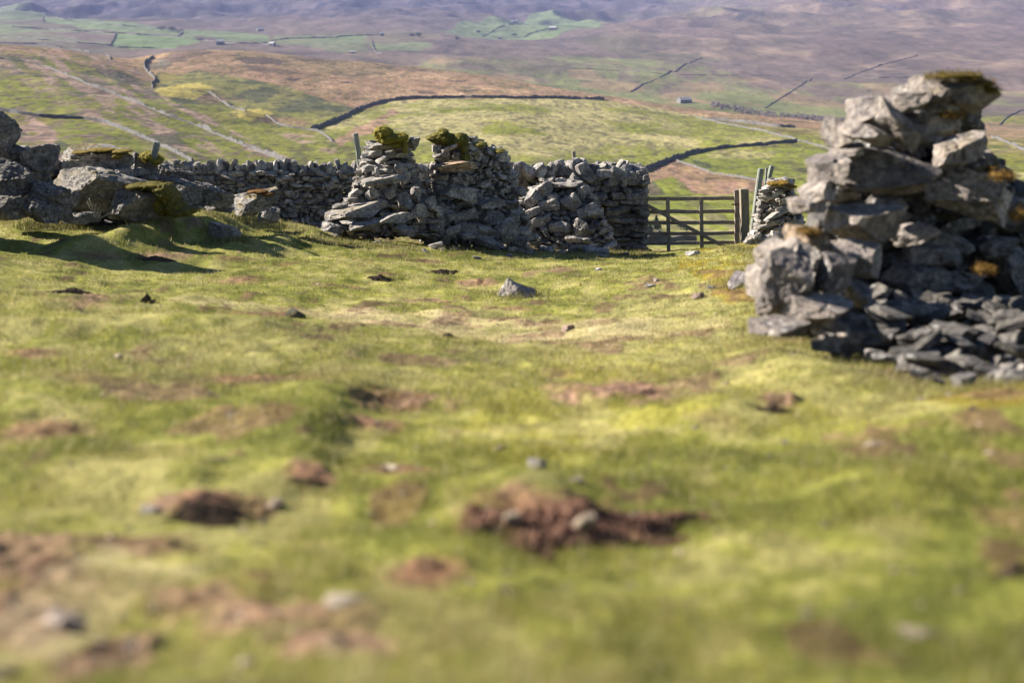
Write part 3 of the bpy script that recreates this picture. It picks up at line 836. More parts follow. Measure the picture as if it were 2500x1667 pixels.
def masonry(pile, sil, d0, sw, sh, layers=2, ldep=.28, dslope=0.0, x0=None, tiltj=8, flat=1.0, tone=1.0, moss_top=0.0, hi=False, jit=.10, dtop=0.0, yaw=0.0):
    """fill a height profile [(py, xl, xr)...] (bottom last) with coursed stones, several stones deep"""
    sil = sorted(sil)
    ys = np.array([s[0] for s in sil], float); xl = np.array([s[1] for s in sil], float); xr = np.array([s[2] for s in sil], float)
    x0 = x0 if x0 is not None else xl.mean()
    y = ys[-1]
    row = 0
    while y > ys[0] + 1:
        h = sh * rng.uniform(.65, 1.4)
        ym = y - h / 2
        a = np.interp(ym, ys, xl); b = np.interp(ym, ys, xr)
        for L in range(layers):
            x = a + rng.uniform(-.3, .1) * sw
            while x < b - .15 * sw:
                w = sw * rng.choice([.5, .7, 1, 1.35, 1.8], p=[.2, .25, .28, .19, .08])
                w = min(w, max(b - x + .2 * sw, .4 * sw))
                cx = x + w / 2
                d = d0 + dslope * (cx - x0) + dtop * (ys[-1] - ym) / max(1, ys[-1] - ys[0]) + L * ldep
                c = pt(cx + rng.normal(0, .04) * w, ym + rng.normal(0, .1) * h, d)
                c[1] += rng.normal(0, jit) * ldep * 1.6
                k = px_scale(cx, ym, d)
                hh = h * k * rng.uniform(1.0, 1.3)
                pile.put(c, (w * k * rng.uniform(1.0, 1.22), ldep * rng.uniform(.95, 1.5), hh * flat),
                         rotm(rng.normal(0, tiltj), rng.normal(yaw, 14), rng.normal(-abs(yaw) * .3, 8)), tone * tone_(), moss_top if ym < ys[0] + 1.8 * sh else moss_top * .15 * (rng.random() < .3), hi)
                x += w * rng.uniform(.93, 1.02)
        y -= h * .93
        row += 1


def coping(pile, pts, d0, sw, sh, dslope=0.0, x0=0, tone=1.0, moss=0.0, lean=8, spread=28):
    """upright stones along a wall head; pts = [(px,py)] line of their feet"""
    xs = np.array([p[0] for p in pts], float); ys = np.array([p[1] for p in pts], float)
    x = xs[0]
    while x < xs[-1]:
        w = sw * rng.uniform(.5, 1.5); h = sh * rng.uniform(.65, 1.45)
        d = d0 + dslope * (x - x0)
        k = px_scale(x, ys[0], d)
        yy = np.interp(x, xs, ys)
        pile.put(pt(x + w / 2, yy - h * .38, d), (w * k * 1.2, .34 * rng.uniform(.8, 1.2), h * k * 1.15), rotm(rng.normal(lean, spread * .6), rng.normal(0, 20), rng.normal(0, 10)), tone * tone_(), moss * (rng.random() < .3))
        x += w * rng.uniform(.8, 1.0)


def moss_pad(name, blobs, d, dep, parent=None, fuzz=.006, c1=(.14, .118, .012), c2=(.25, .20, .022), nb=3200):
    """a cushion of moss: overlapping lumpy pads with a nap of short shoots; blobs = (px,py,w,h)"""
    Vs, Fs, Cs = [], [], []; n = 0
    for (bx, by, bw, bh) in blobs:
        k = px_scale(bx, by, d)
        V, Fc = ico(4)
        c = pt(bx, by, d)
        S = np.array([bw * k / 2, dep / 2, bh * k / 2])
        q = V * S
        dn = fbm3((q + c) / .075, 3, 151)
        v = q * (1 + .13 * dn + .16 * vnoise3((q + c) / .2, 159) + .05 * fbm3((q + c) / .025, 2, 157))[:, None] + c
        t = np.clip(.5 + .5 * fbm3((q + c) / .06, 3, 153), 0, 1)[:, None]
        cc = np.array(c1) * (1 - t) + np.array(c2) * t
        Vs.append(v); Fs.append(Fc + n); Cs.append(cc); n += len(v)
        m = nb // len(blobs)
        i = rng.integers(0, len(v), m)
        nn = V[i] + rng.normal(0, .35, (m, 3)); nn /= np.linalg.norm(nn, axis=1, keepdims=True)
        base = v[i] + rng.normal(0, .012, (m, 3))
        side = np.cross(nn, rng.normal(size=(m, 3))); side /= np.linalg.norm(side, axis=1, keepdims=True) + 1e-6
        L = fuzz * rng.uniform(.6, 2.0, (m, 1))
        tri = np.stack([base - side * L * .5, base + side * L * .5, base + nn * L * 1.7], 1).reshape(-1, 3)
        Vs.append(tri); Fs.append(np.arange(3 * m).reshape(-1, 3) + n); n += 3 * m
        cb = (np.array(c1) + (np.array(c2) * 1.25 - np.array(c1)) * rng.random((m, 1))); Cs.append(np.repeat(cb, 3, 0))
    V = np.concatenate(Vs)
    o = mesh_np(name, V, np.concatenate(Fs), M_moss, np.concatenate(Cs))
    recenter(o, V.mean(0))
    if parent: child(o, parent)
    return o


def gz(px, d):
    """photo row of the turf at column px and distance d"""
    p = pt(px, 600, d); X, Y = p[0], d
    z = float(zland(np.array([X]), np.array([Y]))[0])
    return project(np.array([X, Y, z]))[1]


def sx(o, k, ox, oy):   # zoomed crop coordinates -> photo pixels
    return lambda x, y: (ox + x * k, oy + y * k)


# ---- the long wall at the back, and the wall beside the gate
wall = empty('drystone_wall', pt(620, 540, 32.5))
tag(wall, 'long grey drystone wall with jagged upright coping behind the left boulders', 'wall', 'drystone walls by the gate')
p = Pile()
masonry(p, [(420, 330, 880), (560, 330, 880)], 32, 19, 10.5, layers=2, ldep=.3, dslope=.0012, x0=600, tiltj=7, tone=1.05)
masonry(p, [(418, 880, 1080), (560, 880, 1080)], 32.4, 26, 14, layers=2, ldep=.3, tiltj=6, tone=.9)
p.build('stonework', wall)
p = Pile()
coping(p, [(330, 422), (480, 420), (700, 422), (870, 422)], 32.1, 11, 26, dslope=.0012, x0=600, tone=1.02, moss=.5, lean=6, spread=22)
coping(p, [(880, 422), (1080, 420)], 32.4, 18, 26, tone=1.0)
p.build('coping', wall)

gwall = empty('drystone_wall', pt(1480, 620, 30.2))
tag(gwall, 'tidily coursed drystone wall ending in a square pillar beside the gate', 'wall', 'drystone walls by the gate')
p = Pile()
masonry(p, [(432, 1395, 1574), (470, 1390, 1573), (540, 1380, 1572), (622, 1375, 1578)], 30.2, 40, 12.5, layers=3, ldep=.26, dslope=-.001, x0=1570, tiltj=2.5, tone=.8, hi=True)
masonry(p, [(428, 1200, 1400), (560, 1200, 1400)], 30.8, 30, 15, layers=2, ldep=.3, tiltj=8, tone=.9)
p.build('stonework', gwall)
p = Pile()
coping(p, [(1200, 436), (1300, 432), (1400, 430), (1570, 436)], 30.4, 23, 34, tone=1.08, lean=0, spread=40)
coping(p, [(1290, 426), (1370, 420), (1440, 422), (1575, 430)], 30.6, 24, 22, tone=1.1, lean=0, spread=50)
p.build('coping', gwall)
for k, (cx, cy, w, h, t) in enumerate([(1424, 416, 34, 40, 35), (1437, 430, 30, 30, -20), (1475, 428, 44, 30, 5), (1502, 424, 40, 34, -25), (1525, 424, 40, 36, -40), (1548, 430, 26, 38, 10), (1568, 434, 26, 42, 20)]):
    boulder('coping_stone', cx, cy, w, h, 30.2, .3, t, None, 40 + k, 4, .06, .2, 1.1, parent=gwall)

# ---- the fallen stretch in front of the gate wall
fallen = empty('collapsed_wall', pt(1380, 600, 28.6))
tag(fallen, 'collapsed stretch of rough drystone wall leaning in front of the gate wall', 'wall', 'drystone walls by the gate')
p = Pile()
masonry(p, [(448, 1330, 1420), (466, 1298, 1440), (495, 1262, 1455), (530, 1228, 1470), (570, 1195, 1490), (606, 1180, 1500)], 28.6, 18, 10.5, layers=3, ldep=.3, dtop=.9, tiltj=20, tone=1.12, hi=True, yaw=-22)
p.build('stonework', fallen)
for k, (cx, cy, w, h, t) in enumerate([(1372, 452, 92, 14, 2), (1330, 466, 52, 40, 25), (1300, 482, 46, 36, 40), (1352, 484, 40, 24, -30), (1424, 470, 22, 34, 8), (1345, 500, 60, 30, 12), (1395, 495, 46, 44, -60), (1440, 520, 40, 60, -65), (1300, 520, 50, 28, 10),
                                       (1372, 556, 60, 34, 8), (1320, 540, 46, 30, -8), (1420, 560, 40, 44, -30)]):
    boulder('large_stone', cx, cy, w, h, 28.5 + .8 * (600 - cy) / 150, .4, t, -25, 80 + k, 4, .09, .25 * (k % 3 == 0), 1.08, parent=fallen)

# ---- first ruined stub (crop: 0.2976, origin 600,280)
A = sx(0, .2976, 600, 280)
ra = empty('ruined_wall', pt(920, 600, 24.2))
tag(ra, 'stepped ruined wall end with a round yellow green moss cap beside the leaning grey post', 'ruin', 'ruined wall stubs')
p = Pile()
prof = [(260, 1030, 1360), (300, 1020, 1330), (400, 960, 1345), (500, 945, 1370), (600, 920, 1420), (680, 880, 1480), (740, 830, 1560), (800, 760, 1600), (900, 700, 1620), (1000, 760, 1560)]
masonry(p, [(A(0, y)[1], A(a, 0)[0], A(b, 0)[0]) for y, a, b in prof], 24.4, 23, 11, layers=4, ldep=.3, dtop=.5, tiltj=11, tone=1.1, hi=True, yaw=-24)
p.build('stonework', ra)
LA = [  # x, y, w, h, tilt, moss, depth offset
    (1145, 258, 330, 75, 2, .8, -.1), (1372, 226, 110, 120, -20, .5, -.05), (1060, 316, 140, 62, 6, 0, -.1), (1148, 352, 210, 52, 30, 0, -.22), (1250, 330, 190, 70, 4, 0, 0), (1000, 440, 140, 70, 8, 0, -.15),
    (1072, 462, 46, 90, 8, 0, -.25), (1150, 465, 130, 50, 2, 0, -.2), (1270, 440, 120, 110, -12, 0, -.1), (1090, 548, 410, 92, 9, .1, -.32), (1300, 540, 130, 90, 30, 0, -.1), (1028, 655, 116, 116, 35, 0, -.28),
    (1180, 640, 100, 110, -28, 0, -.25), (1112, 722, 120, 92, -12, 0, -.3), (890, 650, 150, 70, 20, 0, -.2), (850, 700, 140, 46, 4, 0, -.3), (770, 755, 130, 60, 6, 0, -.3), (870, 806, 470, 122, 8, .4, -.5), (1290, 720, 130, 150, 20, 0, -.1),
    (1210, 862, 290, 96, 6, 0, -.55), (960, 920, 290, 90, 5, 0, -.6), (715, 935, 250, 74, -8, 0, -.65), (1290, 950, 230, 90, -20, 0, -.55), (1420, 800, 150, 150, 30, 0, -.1), (1390, 640, 100, 130, -20, 0, 0), (1500, 720, 120, 110, 10, 0, .1)]
for k, (x, y, w, h, t, mo, dd) in enumerate(LA):
    X, Y = A(x, y)
    boulder('large_stone', X, Y, w * .2976, h * .2976, 24.1 + dd + .5 * (1 - y / 1000), None if w < 250 else .75, t, -22 + (k * 37 % 30 - 12), 120 + k, 5 if w > 150 else 4, .045, mo, .95 + .25 * np.random.default_rng(k).random(), parent=ra, strata=.03, planes=facets(k + 60))
moss_pad('moss_cap', [(A(1130, 150)[0], A(0, 150)[1], 46, 34), (A(1190, 190)[0], A(0, 200)[1], 66, 30), (A(1270, 185)[0], A(0, 195)[1], 42, 26), (A(1240, 245)[0], A(0, 245)[1], 40, 14), (A(1310, 250)[0], A(0, 265)[1], 14, 34)], 24.3, .55, ra)

# ---- second ruined stub
rb = empty('ruined_wall', pt(1110, 600, 25.5))
tag(rb, 'ruined wall stub with projecting slab, rounded shoulder and dark moss spread on top', 'ruin', 'ruined wall stubs')
p = Pile()
prof = [(200, 1590, 1880), (262, 1575, 1970), (290, 1575, 2080), (360, 1575, 2135), (430, 1565, 2165), (500, 1560, 2200), (600, 1560, 2215), (700, 1480, 2200), (760, 1420, 2230), (860, 1380, 2320), (980, 1420, 2280), (1060, 1500, 2240)]
masonry(p, [(A(0, y)[1], A(a, 0)[0], A(b, 0)[0]) for y, a, b in prof], 25.4, 17, 11, layers=4, ldep=.27, dslope=.006, x0=1070, tiltj=26, tone=1.1, hi=True, moss_top=.5, yaw=-20)
p.build('stonework', rb)
LB = [(1560, 275, 90, 100, 8, .2, -.1), (1640, 290, 130, 50, 25, .2, -.2), (1700, 265, 90, 40, 30, .3, -.25), (1600, 330, 150, 60, 3, 0, -.15), (1740, 330, 110, 80, -20, .6, -.15), (1665, 428, 375, 88, 3, .0, -.42), (1600, 520, 130, 70, 3, 0, -.15),
      (1600, 560, 120, 40, 0, 0, -.2), (1720, 540, 120, 80, 20, 0, -.1), (1725, 640, 245, 118, -8, .1, -.5), (1590, 610, 110, 70, 10, 0, -.2), (1800, 700, 200, 90, 5, 0, -.3), (1990, 740, 260, 80, 8, 0, -.45), (2160, 740, 180, 80, -6, 0, -.4),
      (2000, 840, 230, 130, -10, 0, -.45), (2180, 830, 130, 140, -8, 0, -.4), (1800, 830, 190, 90, 15, .3, -.7), (1660, 830, 160, 110, -25, 0, -.6), (1560, 900, 190, 100, 10, 0, -.75), (1800, 930, 220, 90, -5, 0, -.85), (2240, 640, 120, 90, 20, 0, .2)]
for k, (x, y, w, h, t, mo, dd) in enumerate(LB):
    X, Y = A(x, y)
    tint = (1.1, .85, .62) if k == 5 else (1, 1, 1)
    boulder('large_stone', X, Y, w * .2976, h * .2976, 25.2 + dd + .006 * max(0, X - 1110), None if w < 240 else .8, t, -18 + (k * 37 % 30 - 12), 180 + k, 5 if w > 150 else 4, .045, mo, .95 + .25 * np.random.default_rng(k + 50).random(), parent=rb, strata=.03, tint=tint, planes=facets(k + 120))
moss_pad('moss_cap', [(A(1620, 190)[0], A(0, 195)[1], 72, 30), (A(1740, 215)[0], A(0, 215)[1], 54, 36), (A(1620, 150)[0], A(0, 145)[1], 26, 18), (A(1540, 185)[0], A(0, 190)[1], 34, 14), (A(1790, 270)[0], A(0, 270)[1], 18, 34), (A(1800, 350)[0], A(0, 350)[1], 26, 30),
                      (A(1920, 240)[0], A(0, 245)[1], 34, 12), (A(2080, 292)[0], A(0, 297)[1], 26, 8)], 25.2, .55, rb, c1=(.085, .08, .012), c2=(.17, .14, .018))

# ---- mossy stub right of the gate (crop .1914, origin 1550,420)
Gc = sx(0, .1914, 1550, 420)
rc = empty('ruined_wall', pt(1885, 600, 26.5))
tag(rc, 'slim ruined wall stub capped with ochre moss between the green posts and the near ruin', 'ruin', 'ruined wall stubs')
p = Pile()
masonry(p, [(446, 1880, 1930), (480, 1858, 1938), (520, 1850, 1950), (560, 1846, 1962), (585, 1828, 1970), (612, 1815, 1975)], 26.6, 19, 9, layers=4, ldep=.25, tiltj=16, tone=1.15, hi=True)
p.build('stonework', rc)
for k, (x, y, w, h, t) in enumerate([(1800, 180, 240, 50, 6), (1930, 190, 190, 45, -8), (1830, 260, 190, 70, 20), (1900, 370, 130, 90, 10), (1820, 530, 400, 70, 24), (1650, 240, 140, 50, 10), (1640, 330, 170, 45, 5), (1900, 460, 240, 60, 18), (1790, 640, 240, 80, 15), (1900, 720, 260, 90, 8), (1660, 690, 180, 50, 10),
                                     (1570, 860, 130, 160, 20), (1480, 900, 150, 120, -20), (1700, 880, 180, 200, 8), (1820, 850, 200, 190, -8)]):
    X, Y = Gc(x, y)
    boulder('large_stone', X, Y, w * .1914, h * .1914, 26.3 - (.3 if y > 800 else 0), None, t, None, 240 + k, 4, .08, .2, 1.2, parent=rc)
moss_pad('moss_cap', [(1895, 448, 40, 9), (1912, 446, 26, 10), (1932, 455, 24, 7)], 26.3, .4, rc, c1=(.13, .075, .012), c2=(.24, .15, .018), nb=1500)

# ---- the near ruin on the right (crop .542, origin 1750,150)
Q = sx(0, .5419, 1750, 150)
rd = empty('ruined_wall', pt(2150, 850, 8.2))
tag(rd, 'large tumbledown wall of big pale limestone blocks rising close on the right', 'ruin', 'ruined wall stubs')
p = Pile()
prof = [(180, 840, 1150), (300, 660, 1170), (420, 610, 1180), (520, 575, 1300), (600, 530, 1420), (680, 470, 1440), (760, 440, 1500), (850, 420, 1520), (950, 370, 1560), (1050, 280, 1560), (1150, 300, 1560), (1250, 420, 1560), (1330, 620, 1560)]
masonry(p, [(Q(0, y)[1], Q(a, 0)[0], Q(b, 0)[0]) for y, a, b in prof], 8.45, 60, 36, layers=3, ldep=.26, tiltj=16, tone=.62, hi=True, dslope=.0022, x0=2000)
p.build('stonework', rd)
LD = [  # x, y, w, h, tilt, moss, d, yaw
    (1020, 140, 380, 170, 8, 0.7, 8.1, -20), (1200, 170, 260, 150, -22, 0.8, 8.15, 10), (900, 170, 200, 110, 15, 0.2, 8, 10), (715, 218, 220, 120, 12, 0, 8.05, 0), (580, 325, 125, 160, -5, 0, 8.05, 20), (800, 280, 300, 120, -36, 0, 7.9, -20),
    (700, 330, 260, 80, -18, 0, 7.85, 0), (1050, 285, 230, 100, 6, 0.7, 7.95, 0), (1075, 415, 270, 125, 24, 0.3, 7.75, -25), (930, 330, 160, 110, -30, 0, 8, 0), (600, 410, 170, 60, 10, 0, 7.9, 0), (510, 440, 90, 30, 4, 0.2, 7.9, 0), (1190, 440, 90, 130, 0, 0, 8, 0),
    (860, 520, 560, 200, -10, 0.05, 7.65, -8), (1200, 610, 460, 210, -14, 0.5, 7.6, 0), (520, 500, 130, 180, 8, 0, 7.85, 20), (470, 590, 170, 110, 20, 0, 7.8, 0), (660, 725, 350, 190, -4, 0.05, 7.6, -12), (420, 655, 190, 80, 2, 0, 7.75, 0),
    (395, 795, 175, 95, -3, 0.2, 7.65, 0), (670, 900, 260, 160, -10, 0, 7.4, 15), (880, 990, 260, 220, -28, 0.05, 8, -20), (370, 1000, 330, 330, 12, 0, 7.3, 28), (520, 960, 170, 190, -12, 0, 7.35, -20), (480, 1120, 320, 130, -6, 0, 7.15, 10),
    (650, 1060, 140, 120, -18, 0, 7.3, 0), (280, 1205, 300, 80, -4, 0, 7, 0), (580, 1210, 290, 120, -4, 0, 7.1, 0), (1110, 1000, 380, 100, -4, 0.4, 8.05, -8), (1010, 885, 320, 90, -6, 0.1, 8.05, 10), (930, 770, 170, 90, 20, 0, 7.55, 20),
    (1330, 950, 160, 280, 8, 0, 8.1, -20), (1300, 850, 180, 110, -5, 0.5, 8.05, 0), (1330, 1180, 200, 220, -12, 0, 7.3, 0), (860, 1110, 260, 100, -8, 0, 7.85, 0), (1120, 1120, 280, 90, -4, 0, 7.95, 0), (1380, 700, 160, 160, -10, 0.7, 8.05, 0),
    (760, 1210, 160, 110, -12, 0, 7.05, 0), (340, 860, 120, 90, 30, 0, 7.5, 0), (780, 660, 200, 80, -15, 0, 7.75, 0), (250, 880, 140, 140, 20, 0, 7.7, 0), (180, 1000, 90, 140, 10, 0, 7.65, 0)]
for k, (x, y, w, h, t, mo, d, yaw) in enumerate(LD):
    X, Y = Q(x, y)
    if y > 380:
        d += np.clip((x - 560) / 900, 0, 1) * 1.25
    if x > 780 and yaw > -10: yaw = abs(yaw) + 24
    tint = (.95, .78, .62) if k == 19 else (1.04, .98, .96)
    boulder('large_stone', X, Y, w * .5419, h * .5419, d, max(.34, w * .5419 * px_scale(X, Y, d) * .7), t, yaw, 300 + k, 5, .03, mo, .78 + .32 * np.random.default_rng(k + 90).random(), parent=rd, strata=.02, tint=tint, lo=.72, cuts=8, planes=facets(k))
moss_pad('moss_cap', [(Q(1010, 70)[0], Q(0, 70)[1], 70, 7), (Q(1080, 62)[0], Q(0, 62)[1], 80, 9), (Q(1140, 70)[0], Q(0, 68)[1], 60, 14), (Q(1200, 98)[0], Q(0, 98)[1], 46, 12), (Q(1235, 125)[0], Q(0, 125)[1], 24, 10)], 8.05, .2, rd, fuzz=.004, c1=(.08, .055, .012), c2=(.16, .115, .018), nb=4000)
for (x, y, w, h) in ((1290, 512, 110, 40), (1375, 690, 110, 70), (1210, 935, 90, 30), (1060, 238, 130, 26), (420, 765, 110, 18)):
    X, Y = Q(x, y)
    moss_pad('moss_tuft', [(X - w * .12, Y, w * .26, h * .3), (X + w * .1, Y + 2, w * .2, h * .22)], 7.42 if y > 900 else (7.55 if y > 400 else 7.9), .12, rd, fuzz=.004, c1=(.10, .06, .014), c2=(.18, .10, .018), nb=900)

p = Pile()
r7 = np.random.default_rng(77)
for k in range(420):
    px = r7.uniform(1990, 2640); lim0 = 790; lim1 = np.interp(px, [1990, 2080, 2150, 2260, 2330, 2640], [830, 850, 890, 935, 935, 925])
    q = hit(px, r7.uniform(lim0, lim1), 4.5, 9)
    if q is None or q[1] > 8.3 or q[1] < 5.5: continue
    k_ = (q[1] - q[2] * .2) / F
    w = r7.uniform(30, 105) * k_
    p.put((q[0], q[1], q[2] + r7.uniform(-.02, .12) + .18 * sstep(6.2, 7.6, q[1])), (w * 1.25, w * r7.uniform(.7, 1.1), w * r7.uniform(.18, .45)), rotm(r7.normal(0, 20), r7.uniform(-60, 60), r7.normal(0, 14)), tone_() * .5, 0, True)  # tone cut so the stone colour itself carries the apron's shade
o = p.build('rubble', rd); o['kind'] = 'stuff'

# ---- boulders on the left (crop .2976, origin 0,280)
Lc = sx(0, .2976, 0, 280)
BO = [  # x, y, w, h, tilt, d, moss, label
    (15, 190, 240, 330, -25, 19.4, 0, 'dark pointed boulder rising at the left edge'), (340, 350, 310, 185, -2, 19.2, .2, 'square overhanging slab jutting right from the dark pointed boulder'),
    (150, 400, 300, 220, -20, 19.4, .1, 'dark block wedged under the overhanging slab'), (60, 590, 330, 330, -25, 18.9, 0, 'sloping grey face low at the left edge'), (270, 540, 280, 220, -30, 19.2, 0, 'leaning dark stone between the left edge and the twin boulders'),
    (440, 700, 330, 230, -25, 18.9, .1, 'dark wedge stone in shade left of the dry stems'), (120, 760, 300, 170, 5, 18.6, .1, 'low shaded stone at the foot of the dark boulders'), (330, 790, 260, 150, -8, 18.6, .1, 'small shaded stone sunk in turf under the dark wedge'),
    (810, 388, 600, 230, -1, 20.6, .75, 'flat topped grey boulder with ochre moss along its top'), (860, 630, 800, 330, -10, 20.0, .55, 'broad pale boulder sloping down under the flat topped one'), (1100, 740, 440, 240, -4, 19.7, .5, 'pitted grey boulder end with a dark hollow beside the moss bank'),
    (1160, 440, 250, 240, 5, 21.0, .2, 'upright grey stone under a green moss cushion'), (985, 500, 180, 120, 14, 20.3, .1, 'angular stone lodged on the broad pale boulder'), (1420, 500, 330, 150, -8, 21.4, .1, 'dark stone in front of the start of the long wall'),
    (1510, 640, 330, 180, -10, 20.8, .1, 'rough shaded boulder right of the moss bank'), (1740, 665, 300, 150, -14, 21.2, .1, 'pale crusted boulder leaning on the long wall'), (1170, 842, 230, 66, 14, 19.0, .1, 'thin tilted slab lying in the grass below the pitted boulder'),
    (1020, 860, 130, 50, 0, 18.9, .6, 'small lichened slab beside the thin tilted slab'), (2100, 705, 400, 150, 13, 22.0, .75, 'layered grey block tipped on edge with rusty lichen on top'), (2035, 795, 130, 56, -8, 21.6, .2, 'small stone under the layered block'),
    (2210, 825, 160, 110, -6, 21.6, .0, 'angular wedge stone under the layered block'), (1820, 760, 210, 56, -8, 21.6, .0, 'flat pale stone beside the layered block'), (1850, 965, 230, 120, -12, 20.2, .7, 'sunlit mossy rock poking from the turf in front of the long wall'),
    (690, 850, 260, 110, -6, 19.3, .3, 'low stone behind the dry stems'), (560, 690, 150, 110, -10, 19.6, .7, 'lichen spotted stone left of the broad pale boulder'),
    (-800, 420, 1000, 900, -8, 17.8, .1, 'tall boulder of the old wall just off the left edge'), (-400, 580, 440, 480, 10, 17.4, .1, 'second boulder of the old wall just off the left edge')]
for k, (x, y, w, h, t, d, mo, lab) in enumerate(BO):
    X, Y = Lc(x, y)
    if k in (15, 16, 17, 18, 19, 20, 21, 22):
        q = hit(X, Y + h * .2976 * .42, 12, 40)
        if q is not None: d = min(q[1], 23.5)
    o = boulder('boulder', X, Y, w * .2976 * 1.2, h * .2976 * 1.17, d, max(.35, w * .2976 * px_scale(X, Y, d) * .8), t, (-18 if 8 <= k <= 12 or k in (18, 22) else None), 400 + k, 5, .05, mo, (.85 if 8 <= k <= 12 or k >= 15 else .5) + .25 * np.random.default_rng(k + 9).random(), strata=.03, planes=() if k in (0, 22) or k > 24 else facets(k + 200, .68)[:3])  # low tone paints shade into the dark boulders, higher tone the grazing sun
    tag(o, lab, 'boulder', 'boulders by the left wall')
    if k == 8:
        moss_pad('moss_crust', [(200, 371, 40, 5), (250, 366, 60, 8), (300, 369, 50, 9), (292, 380, 26, 15)], d - .12, .5, o, fuzz=.005, c1=(.12, .085, .01), c2=(.24, .17, .018), nb=1600)
    if k == 9:
        moss_pad('moss_crust', [(330, 452, 56, 9), (350, 462, 22, 14)], d - .3, .3, o, fuzz=.005, c1=(.13, .085, .01), c2=(.26, .17, .018), nb=1000)
    if k == 18:
        moss_pad('moss_crust', [(632, 468, 50, 9), (655, 474, 30, 9)], d - .15, .3, o, fuzz=.004, c1=(.10, .045, .012), c2=(.20, .10, .02), nb=1000)
core = empty('collapsed_wall', pt(230, 540, 20.6))
tag(core, 'shaded heap of smaller stones packed behind the left boulders', 'wall')
p = Pile()
masonry(p, [(372, -60, 120), (410, -80, 140), (420, 60, 330), (470, 20, 420), (500, 0, 440), (545, -20, 460), (560, 240, 440)], 20.7, 44, 24, layers=2, ldep=.34, tiltj=18, tone=.85, hi=True, moss_top=.3)
p.build('stonework', core)
o = moss_pad('moss_cushion', [(Lc(1230, 0)[0], Lc(0, 345)[1], 48, 24), (Lc(1290, 0)[0], Lc(0, 375)[1], 30, 20)], 20.9, .35, None, nb=1800)
tag(o, 'bright green moss cushion at the foot of the short leaning post', 'moss')
o = moss_pad('moss_bank', [(Lc(1360, 0)[0], Lc(0, 640)[1], 44, 44), (Lc(1400, 0)[0], Lc(0, 700)[1], 46, 50), (Lc(1430, 0)[0], Lc(0, 760)[1], 56, 40), (Lc(1340, 0)[0], Lc(0, 740)[1], 40, 50), (Lc(1320, 0)[0], Lc(0, 605)[1], 50, 16), (Lc(1230, 0)[0], Lc(0, 580)[1], 60, 12), (Lc(1130, 0)[0], Lc(0, 580)[1], 50, 12), (Lc(1480, 0)[0], Lc(0, 790)[1], 70, 24)], 19.65, .6, None, c1=(.085, .075, .012), c2=(.16, .125, .016), nb=5000)
tag(o, 'dark olive moss bank draped over the right end of the pitted boulder', 'moss')

# ---- stones lying loose
LS = [  # px, py, w, h, tilt, tone, tint, moss, label   (py = foot)
    (1706, 729, 36, 24, 18, 1.2, (1.1, .9, .8), 0, 'small pink brown stone in front of the near ruin'), (1462, 659, 18, 8, 0, 1.7, (1, 1, 1), 0, 'tiny white stone on the turf left of the gate'),
    (1602, 688, 14, 13, 0, 1.5, (1.05, .95, .9), 0, 'tiny pale stone on a soil patch below the gate'), (1692, 622, 40, 15, 12, 1.7, (1, 1, 1), 0, 'flat white stone at the foot of the gate'), (1820, 695, 96, 46, 14, .95, (1, .98, 1.05), 0, 'low grey rock left of the near ruin'),
    (1738, 704, 30, 9, 0, 1.0, (1, 1, 1.05), 0, 'small flat grey stone beside the low grey rock'), (1314, 1144, 50, 40, 10, 1.6, (1, .99, .95), 0, 'whitish stone standing in the near grass above the molehill'), (1384, 809, 34, 24, 30, 1.15, (1.15, .9, .85), 0, 'pink stone on the pale worn track'),
    (720, 776, 52, 32, -8, .5, (.9, .95, .8), .5, 'dark mossy stone at the end of the eroded edge'), (960, 1148, 60, 18, 0, 1.4, (1.1, 1, .85), 0, 'pale flat stone at the end of a soil scrape'), (850, 1478, 120, 34, 0, 1.5, (1.1, 1, .85), 0, 'pale tan stone half sunk in the nearest bare soil'),
    (150, 1540, 120, 60, 0, 1.2, (1.1, .98, .92), 0, 'pinkish stone in the bare soil at the lower left'), (370, 1252, 60, 24, 0, 1.4, (1, 1, 1), 0, 'pale stone at the left end of the dark scrape'), (2250, 1558, 110, 30, 0, 1.25, (1.1, 1, .8), 0, 'buff flat stone in the lower right grass'),
    (1590, 700, 30, 10, 0, 1.0, (1, 1, 1), 0, 'little stone beside the soil patch below the gate'), (590, 1265, 40, 16, 0, 1.2, (1, 1, 1.05), 0, 'small grey stone right of the dark scrape')]
for k, (px, py, w, h, t, tn, ti, mo, lab) in enumerate(LS):
    q = hit(px, py, 1.5, 45)
    if q is None: continue
    o = boulder('loose_stone', px, py - h * .38, w, h, q[1], None, t, None, 500 + k, 4, .04, mo, tn, ti, cuts=4, planes=[(-.4, -.5, .76, .2), (.75, -.55, .25, .34), (.1, -.8, .1, .6), (.5, .1, .9, .45)])
    q2 = o.location; o.location = (q2[0], q[1], q2[2])
    tag(o, lab, 'stone', 'loose stones on the pasture')

